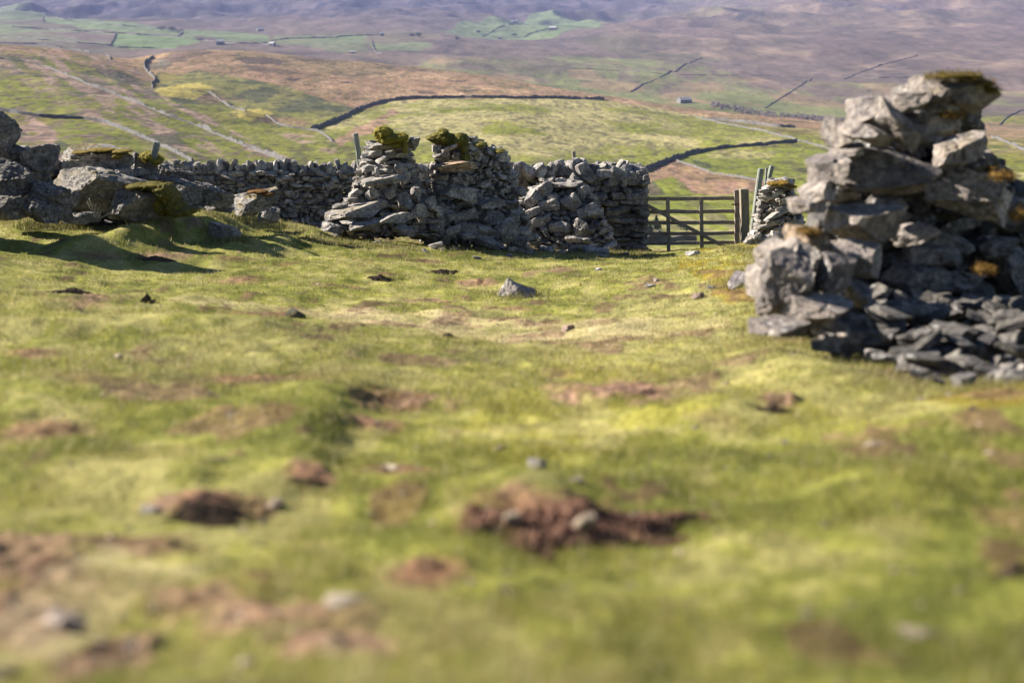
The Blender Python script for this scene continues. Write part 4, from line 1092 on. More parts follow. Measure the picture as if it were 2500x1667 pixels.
def lone_stone(px, py, w, h, lab):
    q = hit(px, py, 5, 45); k = px_scale(px, py, q[1])
    pts = [(-.38, 0, 1), (-.15, .15, .86), (-1, -.05, .02), (-.92, .5, .12), (.5, -.15, .42), (1, 0, .16), (.95, .4, .3), (-.5, -.55, .02), (.25, -.7, .02), (.9, -.4, 0), (-.4, .7, .5), (.5, .8, .35), (-.7, .5, -.2), (.7, .6, -.2), (-.75, -.1, .45), (.1, -.45, .5)]
    bm = bmesh.new()
    for x, y, z_ in pts: bm.verts.new((x * w * k / 2, y * w * k * .35, z_ * h * k))
    bmesh.ops.convex_hull(bm, input=bm.verts)
    bmesh.ops.triangulate(bm, faces=bm.faces)
    bmesh.ops.subdivide_edges(bm, edges=bm.edges, cuts=5, use_grid_fill=True)
    bm.verts.ensure_lookup_table()
    V = np.array([v.co[:] for v in bm.verts]); bmesh.ops.triangulate(bm, faces=bm.faces)
    Fc = np.array([[v.index for v in f.verts] for f in bm.faces]); bm.free()
    V = V + .012 * np.stack([fbm3(V / .09 + s, 3, 5 + s) for s in range(3)], -1)
    o = mesh_np('loose_stone', V, Fc, M_stone, np.repeat(np.array([[.40, .36, .34, 0]]), len(V), 0))
    o.location = (q[0], q[1], q[2] - .01)
    tag(o, lab, 'stone', 'loose stones on the pasture')


lone_stone(1260, 722, 98, 46, 'pale pinkish stone lying alone in the middle of the pasture')

# fragments spilled below the ruins
FR = [(1275, 960, 70, 30), (1010, 1015, 90, 34), (1200, 1015, 60, 20), (1080, 1040, 90, 20), (1480, 1010, 160, 80), (1620, 1040, 120, 60), (1720, 1100, 90, 30), (1560, 1075, 130, 50), (2150, 950, 170, 170), (1950, 1035, 400, 70), (2250, 1050, 140, 100), (1900, 1175, 80, 26), (1850, 980, 200, 80), (1700, 960, 220, 80),
      (1600, 960, 200, 80), (1420, 930, 170, 80), (1980, 950, 160, 70), (2300, 960, 120, 60), (2340, 1010, 130, 50)]
FL = {8: 'large pale block tipped on its corner below the ruined stubs', 9: 'long flat slab lying below the second ruined stub', 10: 'bluish stone propping the tipped block'}
for k, (x, y, w, h) in enumerate(FR):
    X, Y = A(x, y)
    q = hit(X, Y + h * .2976 * .45, 15, 40)
    d = min(q[1], 25.2) if q is not None else 24.5
    t = [0, -12, 10, 20, -25][k % 5] if k != 8 else 38
    o = boulder('fallen_stone', X, Y, w * .2976, h * .2976, d, None if w < 250 else .6, t, None, 540 + k, 4, .08, 0, .95 + .3 * np.random.default_rng(k).random(), strata=.03)
    tag(o, FL.get(k, 'grey limestone fragment in the spill below the two ruined stubs'), 'stone', 'fallen stones below the ruined stubs')
r5 = np.random.default_rng(55)
for k in range(46):
    px = r5.uniform(1020, 1460); py = 590 + (px - 1020) * .02 + r5.uniform(-8, 34) * (1 if px < 1300 else .6)
    q = hit(px, py, 15, 40)
    if q is None or q[1] > 28.5: continue
    w = r5.uniform(9, 40); h = w * r5.uniform(.35, .7)
    o = boulder('fallen_stone', px, py - h * .3, w, h, q[1], None, r5.normal(0, 18), r5.uniform(0, 90), 600 + k, 3, .07, 0, r5.uniform(.85, 1.3))
    tag(o, 'grey limestone fragment in the spill below the two ruined stubs', 'stone', 'fallen stones below the ruined stubs')
for k, (px, py, w, h, t, lab) in enumerate([(1448, 612, 76, 20, -6, 'flat shaded stone low in front of the collapsed wall'), (1478, 626, 34, 10, 0, 'small flat stone at the tip of the shadow before the gate'), (1400, 584, 40, 16, 0, 'pale shard below the collapsed wall'), (1430, 588, 26, 14, 10, 'pale stub of stone below the collapsed wall'),
                                            (1526, 620, 22, 8, 0, 'little stone in the grass at the wall foot by the gate'), (1490, 600, 50, 22, -14, 'grey stone at the foot of the coursed wall')]):
    q = hit(px, py + h * .3, 15, 40)
    d = min(q[1], 29.4) if q is not None else 28
    o = boulder('fallen_stone', px, py, w, h, d, None, t, None, 660 + k, 4, .07, 0, 1.05)
    tag(o, lab, 'stone', 'fallen stones by the gate wall')
# rubble apron of the near ruin
r6 = np.random.default_rng(66)
for k in range(64):
    X = r6.uniform(2010, 2560); Y = r6.uniform(835, np.interp(X, [1990, 2080, 2150, 2260, 2330, 2640], [850, 870, 905, 945, 945, 935]))
    q = hit(X, Y, 4, 12)
    if q is None or q[1] < 5.5: continue
    d = min(q[1], 7.2) - .1; Y -= 14
    w = r6.uniform(26, 95); h = w * r6.uniform(.3, .65)
    o = boulder('rubble_stone', X, Y, w, h, d, None, r6.normal(0, 22), r6.uniform(-40, 40), 700 + k, 4, .05, 0, r6.uniform(.45, 1.25), boxy=14, cuts=8)  # tone range lowered, painting the apron's shade into single stones
    tag(o, 'broken limestone piece in the rubble apron of the near ruin', 'stone', 'rubble at the foot of the near ruin')
# ------------------------------------------------------------------ timber
def bar(name, a, b, wx, wz, mat, parent=None, seg=6, rad=False, wob=.004, seed=0, depth=None):
    """a timber from a to b; square section wx by wz, or round when rad"""
    a = np.array(a, float); b = np.array(b, float); ax = b - a; L = np.linalg.norm(ax); ax /= L
    s = np.cross(ax, [0, 1, 0]); s /= np.linalg.norm(s)
    u = np.cross(s, ax)
    r = np.random.default_rng(seed)
    n = 12 if rad else 8
    ang = np.linspace(0, 2 * math.pi, n, endpoint=False) + (0 if rad else 0)
    V = []; rings = seg + 1
    for k in range(rings):
        t = k / seg; c = a + (b - a) * t + s * r.normal(0, wob) + u * r.normal(0, wob)
        if rad:
            prof = np.stack([np.cos(ang) * wx / 2, np.sin(ang) * wx / 2], 1) * (1 + r.normal(0, .03, (n, 1)))
        else:
            e = .12
            q = [(1, 1 - e), (1 - e, 1), (-1 + e, 1), (-1, 1 - e), (-1, -1 + e), (-1 + e, -1), (1 - e, -1), (1, -1 + e)]
            prof = np.array(q) * np.array([wx / 2, wz / 2]) * (1 + r.normal(0, .015, (n, 1)))
        V.append(c + prof[:, :1] * s + prof[:, 1:] * u)
    V = np.concatenate(V)
    Fc = []
    for k in range(seg):
        for i in range(n):
            j = (i + 1) % n
            Fc.append((k * n + i, k * n + j, (k + 1) * n + j, (k + 1) * n + i))
    top = len(V); V = np.concatenate([V, [a - ax * .004, b + ax * wx * .1]])
    tri = [(top, (i + 1) % n, i) for i in range(n)] + [(top + 1, seg * n + i, seg * n + (i + 1) % n) for i in range(n)]
    o = mesh_np(name, V, [np.array(Fc), np.array(tri)], mat, smooth=False)
    recenter(o, V.mean(0))
    if parent: child(o, parent)
    return o


GD = 30.6
gate = empty('field_gate', pt(1690, 620, GD))
tag(gate, 'grey wooden six bar field gate with a diagonal brace, shut across the gap', 'gate')
kz = px_scale(1690, 560, GD)
for k, (ya, yb, h) in enumerate([(486, 484, 9), (518, 516, 9), (545, 543, 9), (571, 569, 8.5), (595, 592, 8.5), (618, 616, 8)]):
    bar('rail', pt(1557, ya, GD), pt(1797, yb, GD), h * kz * 1.0, .035, M_wood, gate, 8, seed=k)
for k, px in enumerate((1630.5, 1712)):
    o = bar('upright', pt(px + 2, 622, GD - .05), pt(px, 481, GD - .05), 9 * kz, .03, M_wood, gate, 6, seed=20 + k)
bar('brace', pt(1560, 491, GD - .09), pt(1772, 604, GD - .09), 8.5 * kz, .03, M_wood, gate, 8, seed=30)
bar('hinge_stile', pt(1800, 604, GD - .02), pt(1798, 464, GD - .02), 12 * kz, .09, M_wood, gate, 6, seed=31)
bar('latch_stile', pt(1560, 622, GD), pt(1559, 476, GD), 9 * kz, .07, M_wood, gate, 6, seed=32)
o = bar('iron_hinge', pt(1786, 499, GD - .07), pt(1806, 499, GD - .07), .03, .012, M_iron, gate, 3, seed=33)
for px in (1630.5, 1712):
    for py in (485, 517, 544, 570, 594):
        pass
gp = bar('gate_post', pt(1819, 612, 30.3), pt(1816, 461, 30.3), 20 * kz, .2, M_post, None, 8, False, .006, 40)
tag(gp, 'stout square brown post carrying the field gate', 'post')

FPs = [((372, 400), (384, 348), 20.8, .085, M_post_green, 'short leaning grey post behind the green moss cushion', 11, 1), ((880, 416), (868, 326), 29.5, .115, M_post_green, 'leaning grey green post left of the round moss cap', 0, 0), ((1403, 430), (1400, 370), 30.9, .085, M_post, 'short brown post sticking up behind the gate wall', 0, 0),
       ((1833, 606), (1858, 412), 28.2, .125, M_post_green, 'tall green post leaning beside the gate post', 0, 0), ((1842, 600), (1884, 405), 29.0, .10, M_post_green, 'thinner green post leaning right behind the slim ruined stub', 0, 0)]
for k, (a, b, d, dia, m, lab, _, sq) in enumerate(FPs):
    o = bar('fence_post', pt(a[0], a[1], d), pt(b[0], b[1], d), dia, dia, m, None, 6, not sq, .003, 50 + k)
    tag(o, lab, 'post', 'old fence posts')
o = bar('wire_net_roll', pt(1856, 585, 28.7), pt(1872, 410, 28.7), .05, .05, M_post_green, None, 6, True, .004, 60)
tag(o, 'narrow pale stake between the two leaning green posts', 'stake')
o = bar('stick', pt(879, 359, 29.3), pt(899, 358, 29.3), .02, .02, M_twig, None, 3, True, .002, 61)
tag(o, 'thin stick between the leaning post and the round moss cap', 'stick')

ds = empty('dry_plant', pt(242, 535, 18.9))
tag(ds, 'pale dead stems standing against the low shaded boulders', 'plant')
for k, (a, b) in enumerate([((232, 530), (217, 485)), ((234, 531), (241, 508)), ((240, 533), (248, 510)), ((246, 533), (273, 519)), ((228, 528), (236, 500)), ((222, 512), (214, 492))]):
    bar('stem', pt(a[0], a[1], 18.7), pt(b[0], b[1], 18.6), .012, .012, M_twig, ds, 4, True, .004, 70 + k)

# ------------------------------------------------------------------ earth heaps
def heap(name, px, py, w, h, lab, mat, cat='molehill', seed=0, group='molehills and clods on the turf', peak=.1, flat=1.0):
    q = hit(px, py, 1.4, 40)
    k = px_scale(px, py, q[1])
    W, H = w * k / 2 * 1.3, h * k
    n = 140 if w > 200 else 80
    g = np.linspace(-1.15, 1.15, n); gx, gy = np.meshgrid(g, g)
    X = q[0] + gx * W; Y = q[1] + gy * W * .8
    r = np.sqrt(((gx - 0 * peak) / (1)) ** 2 + gy ** 2)
    ang = np.arctan2(gy, gx)
    rr = r * (1 + .30 * fbm2(gx * 2.2 + seed, gy * 2.2, 3, seed + 3, .6))
    prof = np.clip(1 - rr, 0, 1) ** 1.2
    f = fbm2(gx * 3 + seed, gy * 3, 4, seed + 5, .6)
    clod = fbm2(gx * 20 + seed, gy * 20, 3, seed + 8, .7)
    zb = zland(X, Y)
    Z = zb + H * flat * .72 * (prof * (1 + .16 * np.clip(f, -1.2, 1.2))) + np.where(prof > .03,   .010 * min(1, W * 3) * clod, 0) - .03 * (rr > .97)
    V = np.stack([X, Y, Z], -1).reshape(-1, 3)
    o = mesh_np(name, V, grid_faces(n, n), mat, smooth=False)
    recenter(o, (q[0], q[1], q[2]))
    tag(o, lab, cat, group)
    return o


heap('molehill', 1425, 1300, 430, 105, 'biggest red brown molehill in the near grass with a pale stone in it', M_soil, seed=1)
heap('molehill', 1080, 669, 52, 17, 'small dark molehill beyond the lone pale stone', M_soil_dark, seed=2)
heap('molehill', 1094, 823, 40, 17, 'small dark molehill on the pale worn track', M_soil_dark, seed=3)
heap('clod', 180, 716, 90, 20, 'long dark clod on the left crest', M_soil_dark, 'clod', 4)
heap('clod', 360, 738, 30, 30, 'little dark clod standing on the left crest', M_soil_dark, 'clod', 5)
heap('clod', 930, 680, 46, 14, 'dark tussocky clod left of the small molehill', M_soil_dark, 'clod', 6)
heap('clod', 2478, 1410, 90, 60, 'dark red clod at the right edge of the grass', M_soil_dark, 'clod', 7)
heap('clod', 530, 1262, 220, 46, 'dark crumbly clod in the scrape of the near left grass', M_soil_dark, 'clod', 8)
heap('clod', 760, 1185, 90, 30, 'dark heap standing in for the hole under the grassy step', M_soil_dark, 'clod', 9)  # raised heap in dark soil colour takes the place of a dark hole
heap('clod', 1890, 1000, 60, 18, 'small dark clod in the grass before the near ruin', M_soil_dark, 'clod', 10)
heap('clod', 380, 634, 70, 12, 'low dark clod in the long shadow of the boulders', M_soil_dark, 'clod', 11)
for k, (px, py, w, h, lab) in enumerate([(1430, 1286, 62, 38, 'pale buff stone set in the biggest molehill'), (1250, 1270, 44, 30, 'buff pebble at the left of the biggest molehill'), (1560, 1268, 40, 24, 'grey pebble at the right of the biggest molehill')]):
    q = hit(px, py + 10, 1.4, 20)
    o = boulder('loose_stone', px, py - 8, w, h, q[1] - .12 + .06 * k, None, [35, 10, -10][k], None, 760 + k, 4, .08, 0, .95, (1.1, .98, .8))
    tag(o, lab, 'stone', 'stones in the biggest molehill')

# ------------------------------------------------------------------ walls across the valley
def field_wall(pts, h, lab, wid=.8, seed=0, ragged=.18, at=None):
    P = [np.array(pt(px, 600, at)) for px, _ in pts] if at else []
    if at: pts = [pts[-1]]
    for (a, b) in zip(pts[:-1], pts[1:]):
        m = max(2, int(math.hypot(b[0] - a[0], b[1] - a[1]) / 7))
        for t in np.linspace(0, 1, m, endpoint=False):
            q = hit(a[0] + (b[0] - a[0]) * t, a[1] + (b[1] - a[1]) * t, 70, 8800, 3000)
            if q is not None and (not P or abs(q[1] - P[-1][1]) < .25 * q[1]): P.append(q)
    q = None if at else hit(pts[-1][0], pts[-1][1], 70, 8800, 3000)
    if q is not None: P.append(q)
    P = np.array(P)
    if len(P) < 2: return None
    # smooth the run on the ground, resample every couple of metres
    xy = P[:, :2].copy()
    for _ in range(2):
        xy[1:-1] = (xy[:-2] + 2 * xy[1:-1] + xy[2:]) / 4 if len(xy) > 2 else xy[1:-1]
    s = np.concatenate([[0], np.cumsum(np.linalg.norm(np.diff(xy, axis=0), axis=1))])
    n = int(min(900, max(6, s[-1] / 1.6)))
    t = np.linspace(0, s[-1], n)
    X = np.interp(t, s, xy[:, 0]); Y = np.interp(t, s, xy[:, 1])
    tx = np.gradient(X); ty = np.gradient(Y); L = np.hypot(tx, ty) + 1e-9; nx, ny = -ty / L, tx / L
    r = np.random.default_rng(seed)
    hh = h * (1 + ragged * vnoise2(t / 2.1, t * 0 + seed, seed) + .12 * r.normal(size=n) + ragged * vnoise2(t / 17, t * 0 + 3, seed + 1))
    z = zland(X, Y)
    V = np.stack([np.stack([X + nx * wid / 2, Y + ny * wid / 2, z - .6], -1), np.stack([X + nx * wid * .32, Y + ny * wid * .32, z + hh * .9], -1), np.stack([X, Y, z + hh], -1),
                  np.stack([X - nx * wid * .32, Y - ny * wid * .32, z + hh * .9], -1), np.stack([X - nx * wid / 2, Y - ny * wid / 2, z - .6], -1)], 1).reshape(-1, 3)
    i = (np.arange(n - 1) * 5)[:, None]
    Fc = np.concatenate([np.stack([i[:, 0] + a, i[:, 0] + a + 5, i[:, 0] + a + 6, i[:, 0] + a + 1], -1) for a in range(4)])
    caps = np.array([[0, 1, 2, 3, 4][::-1], [(n - 1) * 5 + a for a in range(5)]])
    o = mesh_np('field_wall', V, [Fc, caps], M_fieldwall)
    recenter(o, V.mean(0))
    tag(o, lab, 'wall', 'field walls across the valley')
    return o


FW = [
    ([(760, 317), (800, 304), (845, 284), (880, 266), (930, 250), (980, 243), (1100, 240), (1200, 240), (1330, 241), (1475, 243)], 1.7, 'dark wall bending along the top of the big green pasture'),
    ([(1568, 421), (1620, 399), (1680, 378), (1720, 370), (1760, 363), (1850, 356), (1946, 347)], 1.7, 'dark curving wall crossing the green slope above the gate'),
    ([(1715, 291), (1770, 296), (1850, 304), (1900, 311), (1942, 313)], 1.6, 'short dark wall below the brown moor strip at right'),
    ([(1700, 288), (1780, 306), (1850, 318), (1930, 338), (1946, 344), (2030, 365), (2080, 382)], 1.0, 'thin pale wall slanting down behind the near ruin'),
    ([(1650, 393), (1700, 410), (1740, 424), (1800, 432), (1850, 442), (1900, 455)], .8, 'low pale wall along the edge of the pink bracken'),
    ([(-20, 141), (30, 148), (60, 152), (110, 163), (160, 183), (210, 205), (270, 228), (340, 255), (410, 283), (480, 308), (560, 342), (640, 374), (700, 398)], 1.5, 'long pale wall slanting down the left flank'),
    ([(-40, 266), (30, 276), (100, 287), (200, 290), (260, 302), (320, 325), (380, 350), (430, 375), (470, 395)], 1.4, 'pale wall curving lower on the left flank'),
    ([(-30, 104), (40, 107), (100, 109), (146, 113)], 1.6, 'dark wall along the upper left brow'),
    ([(146, 116), (200, 124), (240, 134), (270, 146)], 1.2, 'faint wall running on from the upper left brow'),
    ([(376, 141), (362, 148), (352, 156), (352, 168), (362, 180), (375, 190), (381, 196), (376, 202), (368, 206), (374, 216)], 1.6, 'dark wall winding up the gully beside the brown hill'),
    ([(505, 222), (530, 240), (560, 262), (600, 272)], 1.2, 'thin wall dropping between the two yellow knolls'), ([(650, 283), (680, 305), (710, 312), (780, 322), (812, 345)], 1.0, 'broken wall crossing the hollow left of the big pasture'),
    # far side
    ([(284, 82), (279, 95), (270, 114)], 2.6, 'dark cross wall at the left end of the brightest far field'), ([(30, 66), (110, 72), (200, 77), (290, 82), (380, 88), (430, 91), (480, 96)], 2.0, 'long wall under the upper far left fields'), ([(110, 40), (150, 48), (240, 57), (320, 65), (400, 74), (450, 76)], 2.0, 'wall along the top of the far left fields'),
    ([(104, 42), (106, 54)], 2.6, 'stub of dark wall at the corner of a far left field'), ([(-20, 18), (30, 24), (70, 25)], 2.4, 'dark wall end at the far left edge'), ([(275, 116), (350, 118), (425, 121)], 1.8, 'wall along the foot of the brightest far field'), ([(445, 80), (435, 90)], 2.4, 'short cross wall between two far fields'),
    ([(640, 108), (668, 99), (700, 95), (800, 93), (860, 88), (925, 86)], 2.0, 'far wall running to the small square barn'), ([(907, 99), (912, 122), (918, 131), (940, 132)], 2.0, 'dark hooked wall in the far valley bottom'), ([(1178, 90), (1200, 78), (1235, 62), (1250, 58)], 2.0, 'wall climbing the distant central fields'),
    ([(1280, 92), (1290, 85), (1335, 71)], 2.2, 'dark wall curving below the distant white barn'), ([(0, 88), (100, 98), (180, 104), (270, 112)], 1.8, 'wall below the dull far left field'), ([(470, 97), (560, 106), (640, 108), (700, 117)], 1.8, 'far wall beside the grey square barn'),
    ([(1538, 225), (1570, 208), (1610, 190), (1625, 183)], 2.0, 'dark wall climbing the right hand moor'), ([(1625, 183), (1650, 172), (1680, 156), (1715, 140)], 2.4, 'dark gully wall continuing up the right hand moor'), ([(1868, 264), (1900, 244), (1935, 222), (1982, 192)], 1.8, 'straight wall climbing right of the purple wood'),
    ([(1370, 168), (1450, 170), (1560, 176), (1640, 183), (1760, 184), (1860, 185), (1960, 190)], 1.0, 'thin level wall across the right hand moor'), ([(2060, 195), (2100, 178), (2150, 160), (2240, 137)], 1.3, 'broken wall slanting up behind the near ruin'), ([(2060, 192), (2150, 191), (2240, 190)], 1.2, 'level wall just above the near ruin shoulder'),
    ([(2440, 305), (2460, 285), (2500, 268)], 1.8, 'dark wall at the right edge beyond the near ruin'), ([(2420, 335), (2460, 350), (2500, 368), (2540, 380)], 1.4, 'pale wall slanting down at the right edge'),
]
for k, (pl, h, lab) in enumerate(FW):
    field_wall(pl, (.62 if pl[0][0] > 1500 and h > 1.75 else 1) * h * ((.66 if h > 1.75 else .8) if h > 1.55 else .66), lab, (.55 if h > 1.1 else .45) if h < 1.75 else .7, k, .45 if pl[0][1] < 235 else .2)


# ------------------------------------------------------------------ barns and trees across the valley
def barn(px, py, wpx, hpx, lab, yaw=20, roofc=None, long=1.6):
    q = hit(px, py, 300, 8800, 4000)
    if q is None: return
    k = px_scale(px, py, q[1])
    W = wpx * k; H = hpx * k
    D = W / long
    root = empty('stone_barn', q); tag(root, lab, 'barn', 'stone barns in the valley')
    root.rotation_euler = (0, 0, R(yaw))
    eh = H * .6
    w2, d2 = W / 2, D / 2
    V = [(-w2, -d2, -2), (w2, -d2, -2), (w2, d2, -2), (-w2, d2, -2), (-w2, -d2, eh), (w2, -d2, eh), (w2, d2, eh), (-w2, d2, eh), (-w2, 0, H - .1), (w2, 0, H - .1)]
    o = mesh_np('wall', V, [np.array([(0, 1, 5, 4), (2, 3, 7, 6)]), np.array([(1, 2, 6, 9, 5), (3, 0, 4, 8, 7)])], M_barn); o.parent = root
    e = .3; t = .18
    V = []
    for sgn in (-1, 1):
        V += [(-w2 - e, sgn * (d2 + e), eh - .15), (w2 + e, sgn * (d2 + e), eh - .15), (w2 + e, 0, H), (-w2 - e, 0, H)]
        V += [(a, b, c + t) for a, b, c in V[-4:]]
    Fc = []
    for b in (0, 8):
        Fc += [(b + 4, b + 5, b + 6, b + 7), (b, b + 3, b + 2, b + 1), (b, b + 1, b + 5, b + 4), (b + 1, b + 2, b + 6, b + 5), (b + 3, b, b + 4, b + 7)]
    o = mesh_np('roof', V, np.array(Fc), M_roof); o.parent = root
    dw = min(1.3, W * .18)
    V = [(-dw / 2, -d2 - .06, 0), (dw / 2, -d2 - .06, 0), (dw / 2, -d2 - .06, eh * .7), (-dw / 2, -d2 - .06, eh * .7), (-dw / 2, -d2 + .2, 0), (dw / 2, -d2 + .2, 0), (dw / 2, -d2 + .2, eh * .7), (-dw / 2, -d2 + .2, eh * .7)]
    o = mesh_np('door', V, np.array([(0, 1, 2, 3), (0, 4, 5, 1), (1, 5, 6, 2), (2, 6, 7, 3), (3, 7, 4, 0)]), M_dark); o.parent = root


barn(1670, 252, 32, 14, 'low stone barn alone on the brow of the brown moor strip', 25)
barn(538, 110, 20, 13, 'grey square barn right of the brightest far field', 12, long=1.3)
barn(665, 113, 14, 10, 'small barn with a white gable at a far wall corner', -30, long=1.3)
barn(636, 77, 16, 8, 'tiny barn on the pale far slope', 20)
barn(932, 88, 11, 9, 'small square barn at the end of the far wall', 10, long=1.2)
barn(1350, 74, 18, 9, 'distant white barn among the central green fields', -20)
barn(1256, 57, 12, 7, 'distant pale barn at the left of the central fields', 10)
barn(861, 131, 14, 6, 'low barn in the far valley bottom', 5)
barn(1220, 95, 9, 6, 'tiny white barn below the central fields', 0)


def small_tree(px, py, wpx, hpx, lab, conifer=False, seed=0, group='distant trees', lo=80, cat='tree', name='tree', c=(.04, .05, .03)):
    q = hit(px, py, lo, 8800, 4000)
    if q is None: return
    k = px_scale(px, py, q[1]); W = wpx * k; H = hpx * k
    r = np.random.default_rng(seed)
    root = empty(name, q); tag(root, lab, cat, group)
    tb = bar('trunk', (q[0], q[1], q[2] - .2), (q[0], q[1], q[2] + H * .6), W * .08, W * .08, M_soil_dark, root, 4, True, .01, seed)
    n = 900
    u = r.normal(size=(n, 3)); u /= np.linalg.norm(u, axis=1, keepdims=True); rad = r.random(n) ** .4
    if conifer:
        h = r.random(n) ** 1.3; P = np.stack([u[:, 0] * W / 2 * (1 - h) * rad * 1.3, u[:, 1] * W / 2 * (1 - h) * rad * 1.3, H * (.08 + .92 * h)], -1)
    else:
        P = u * rad[:, None] * np.array([W / 2, W / 2, H * .36]) * (1 + .35 * vnoise3(u * 2 + seed, seed))[:, None] + np.array([0, 0, H * .62])
    s = H * .055
    t1 = r.normal(size=(n, 3)); t1 /= np.linalg.norm(t1, axis=1, keepdims=True); t2 = np.cross(t1, r.normal(size=(n, 3))); t2 /= np.linalg.norm(t2, axis=1, keepdims=True)
    V = np.stack([P - t1 * s, P + t1 * s, P + t2 * s * 1.6], 1).reshape(-1, 3)
    cols = np.repeat(np.array(c) * r.uniform(.6, 1.5, (n, 1)), 3, 0)
    o = mesh_np('crown', V, np.arange(3 * n).reshape(-1, 3), M_moss, cols); o.parent = root


for k, (px, py, w, h, lab) in enumerate([(395, 76, 26, 11, 'bigger dark tree clump in the dark row behind the far fields'), (420, 77, 22, 11, 'right end tree of the dark row behind the far fields'), (1006, 92, 14, 10, 'dark tree left of the central fields'), (1022, 92, 16, 12, 'rounder dark tree left of the central fields'), (1116, 99, 12, 9, 'small dark tree below the central fields'),
                                         (1168, 83, 12, 9, 'dark bush beside the distant central wall'), (490, 101, 18, 7, 'dark bush beside the grey square barn'), (1255, 90, 16, 8, 'dark bush by the distant white barn')]):
    small_tree(px, py, w, h, lab, False, 800 + k, lo=800)
for k, (px, py, w, h, lab) in enumerate([(1602, 560, 24, 34, 'young conifer seen through the gate beside the brace'), (1586, 572, 26, 26, 'bushy young conifer by the wall seen through the gate'), (1662, 560, 26, 16, 'low bush seen through the middle of the gate'), (1676, 566, 22, 12, 'flat dark bush right of the low bush behind the gate')]):
    small_tree(px, py, w, h, lab, k < 2, 820 + k, 'young trees beyond the gate', 70, c=(.06, .085, .06))
# the wall glimpsed through the gate
field_wall([(1545, 606), (1600, 607), (1660, 608), (1700, 609)], 1.5, 'dark wall glimpsed through the bars of the gate', 1.0, 77, .08, 160)


def wood():
    Vs = []; Cs = []
    r = np.random.default_rng(90)
    top = [(1735, 262), (1790, 272), (1860, 287), (1930, 292), (2000, 300), (2060, 305)]
    for k in range(170):
        px = r.uniform(1735, 2060); py = np.interp(px, [p[0] for p in top], [p[1] for p in top]) - r.uniform(-4, 8)
        q = hit(px, py, 900, 2600, 2500)
        if q is None: continue
        H = r.uniform(2.5, 5.5); n = 36
        u = r.normal(size=(n, 3)); u /= np.linalg.norm(u, axis=1, keepdims=True)
        P = u * (r.random(n) ** .5)[:, None] * np.array([H * .42, H * .42, H * .45]) + q + np.array([0, 0, H * .5])
        t1 = r.normal(size=(n, 3)); t2 = r.normal(size=(n, 3)); s = .32
        Vs.append(np.stack([P - t1 * s, P + t1 * s, P + t2 * s * 2.2], 1).reshape(-1, 3)); Cs.append(np.repeat(np.array([.17, .14, .14]) * r.uniform(.6, 1.4, (n, 1)), 3, 0))
    V = np.concatenate(Vs)
    o = mesh_np('woodland', V, np.arange(len(V)).reshape(-1, 3), M_moss, np.concatenate(Cs))
    tag(o, 'bare purplish wood along the hidden gill under the right hand moor', 'woodland', kind='stuff')


wood()
# ------------------------------------------------------------------ air, light, camera
def haze():
    bm = bmesh.new()
    x0, x1, y0, y1, z0, z1 = -12500, 12500, -60, 9400, HZ0, HZ1
    v = [bm.verts.new(p) for p in ((x0, y0, z0), (x1, y0, z0), (x1, y1, z0), (x0, y1, z0), (x0, y0, z1), (x1, y0, z1), (x1, y1, z1), (x0, y1, z1))]
    for f in ((3, 2, 1, 0), (4, 5, 6, 7), (0, 1, 5, 4), (1, 2, 6, 5), (2, 3, 7, 6), (3, 0, 4, 7)):
        bm.faces.new([v[i] for i in f])
    me = bpy.data.meshes.new('haze'); bm.to_mesh(me); bm.free()
    m = bpy.data.materials.new('haze_air'); m.use_nodes = True
    t = m.node_tree; t.nodes.clear()
    out = t.nodes.new('ShaderNodeOutputMaterial'); pv = t.nodes.new('ShaderNodeVolumePrincipled')
    pv.inputs['Color'].default_value = (.42, .48, .86, 1); pv.inputs['Density'].default_value = HAZE_DENSITY
    pv.inputs['Anisotropy'].default_value = .0
    t.links.new(pv.outputs[0], out.inputs['Volume'])
    me.materials.append(m)
    o = bpy.data.objects.new('haze', me); col.objects.link(o)
    tag(o, 'pale bluish haze over the far moor', 'haze', kind='stuff')


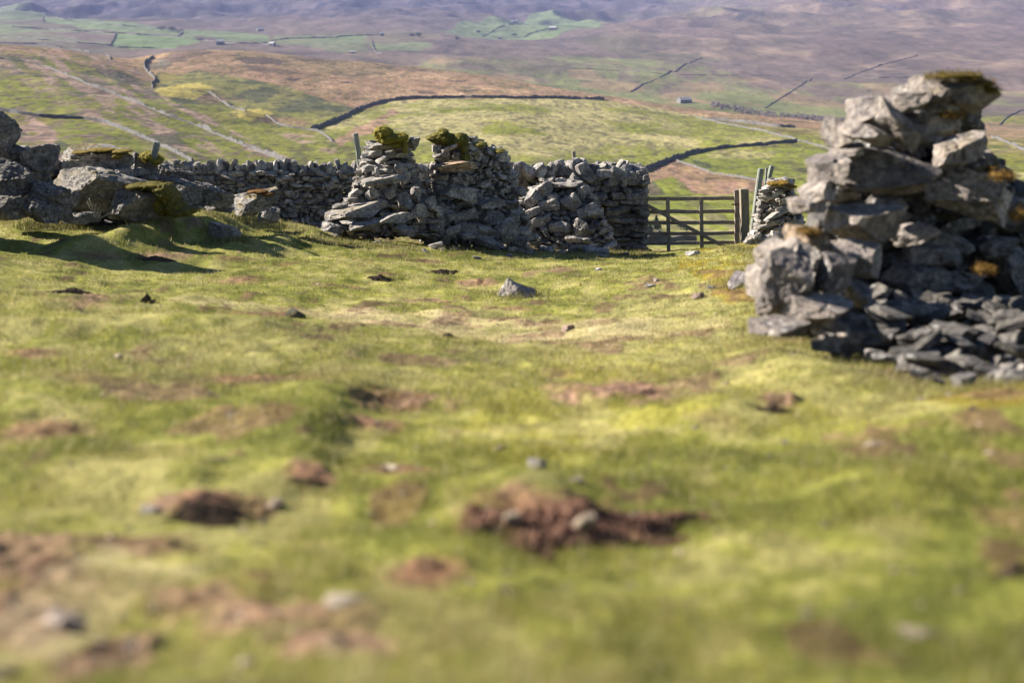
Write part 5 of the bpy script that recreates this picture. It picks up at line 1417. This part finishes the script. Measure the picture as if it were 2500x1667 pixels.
zs = [o for o in (ground, hillside, moor)]
lo = min(min(v[2] for v in o.bound_box) for o in zs); hi = max(max(v[2] for v in o.bound_box) for o in zs)
HZ0, HZ1 = lo - 1, max(hi, 1.5) + 2
HAZE_DENSITY = .62e-4
haze()

w = bpy.data.worlds.new('World'); scene.world = w; w.use_nodes = True
SUN_AZ, SUN_EL = R(-70), R(28)
sky = w.node_tree.nodes.new('ShaderNodeTexSky'); sky.sky_type = 'NISHITA'; sky.sun_disc = False
sky.sun_elevation = SUN_EL; sky.sun_rotation = SUN_AZ % (2 * math.pi)
sky.altitude = 1800; sky.air_density = .8; sky.dust_density = .15; sky.ozone_density = 1.5
bg = w.node_tree.nodes['Background']; bg.inputs['Strength'].default_value = .05
w.node_tree.links.new(sky.outputs[0], bg.inputs[0])

sl = bpy.data.lights.new('sun', 'SUN'); sl.energy = 5.0; sl.angle = R(.53); sl.color = (1.0, .93, .82)
so = bpy.data.objects.new('sun', sl); col.objects.link(so)
pos = Vector((math.sin(SUN_AZ) * math.cos(SUN_EL), math.cos(SUN_AZ) * math.cos(SUN_EL), math.sin(SUN_EL)))
so.rotation_euler = (-pos).to_track_quat('-Z', 'Y').to_euler(); so.location = pos * 40

cd = bpy.data.cameras.new('camera'); cam = bpy.data.objects.new('camera', cd); col.objects.link(cam)
cd.sensor_width = 36; cd.lens = 50; cd.clip_start = .05; cd.clip_end = 30000
cam.rotation_euler = (math.pi / 2 - PITCH, 0, 0)
cd.dof.use_dof = True; cd.dof.focus_distance = 27.5; cd.dof.aperture_fstop = 1.7; cd.dof.aperture_blades = 9
scene.camera = cam

scene.view_settings.view_transform = 'Standard'; scene.view_settings.look = 'None'
scene.view_settings.exposure = 1.85; scene.view_settings.gamma = 1
scene.render.engine = 'CYCLES'
cy = scene.cycles
cy.use_denoising = True
try: cy.denoiser = 'OPENIMAGEDENOISE'
except Exception: pass
cy.max_bounces = 6; cy.diffuse_bounces = 3; cy.volume_bounces = 1; cy.transparent_max_bounces = 6; cy.caustics_reflective = False; cy.caustics_refractive = False
cy.sample_clamp_indirect = 4
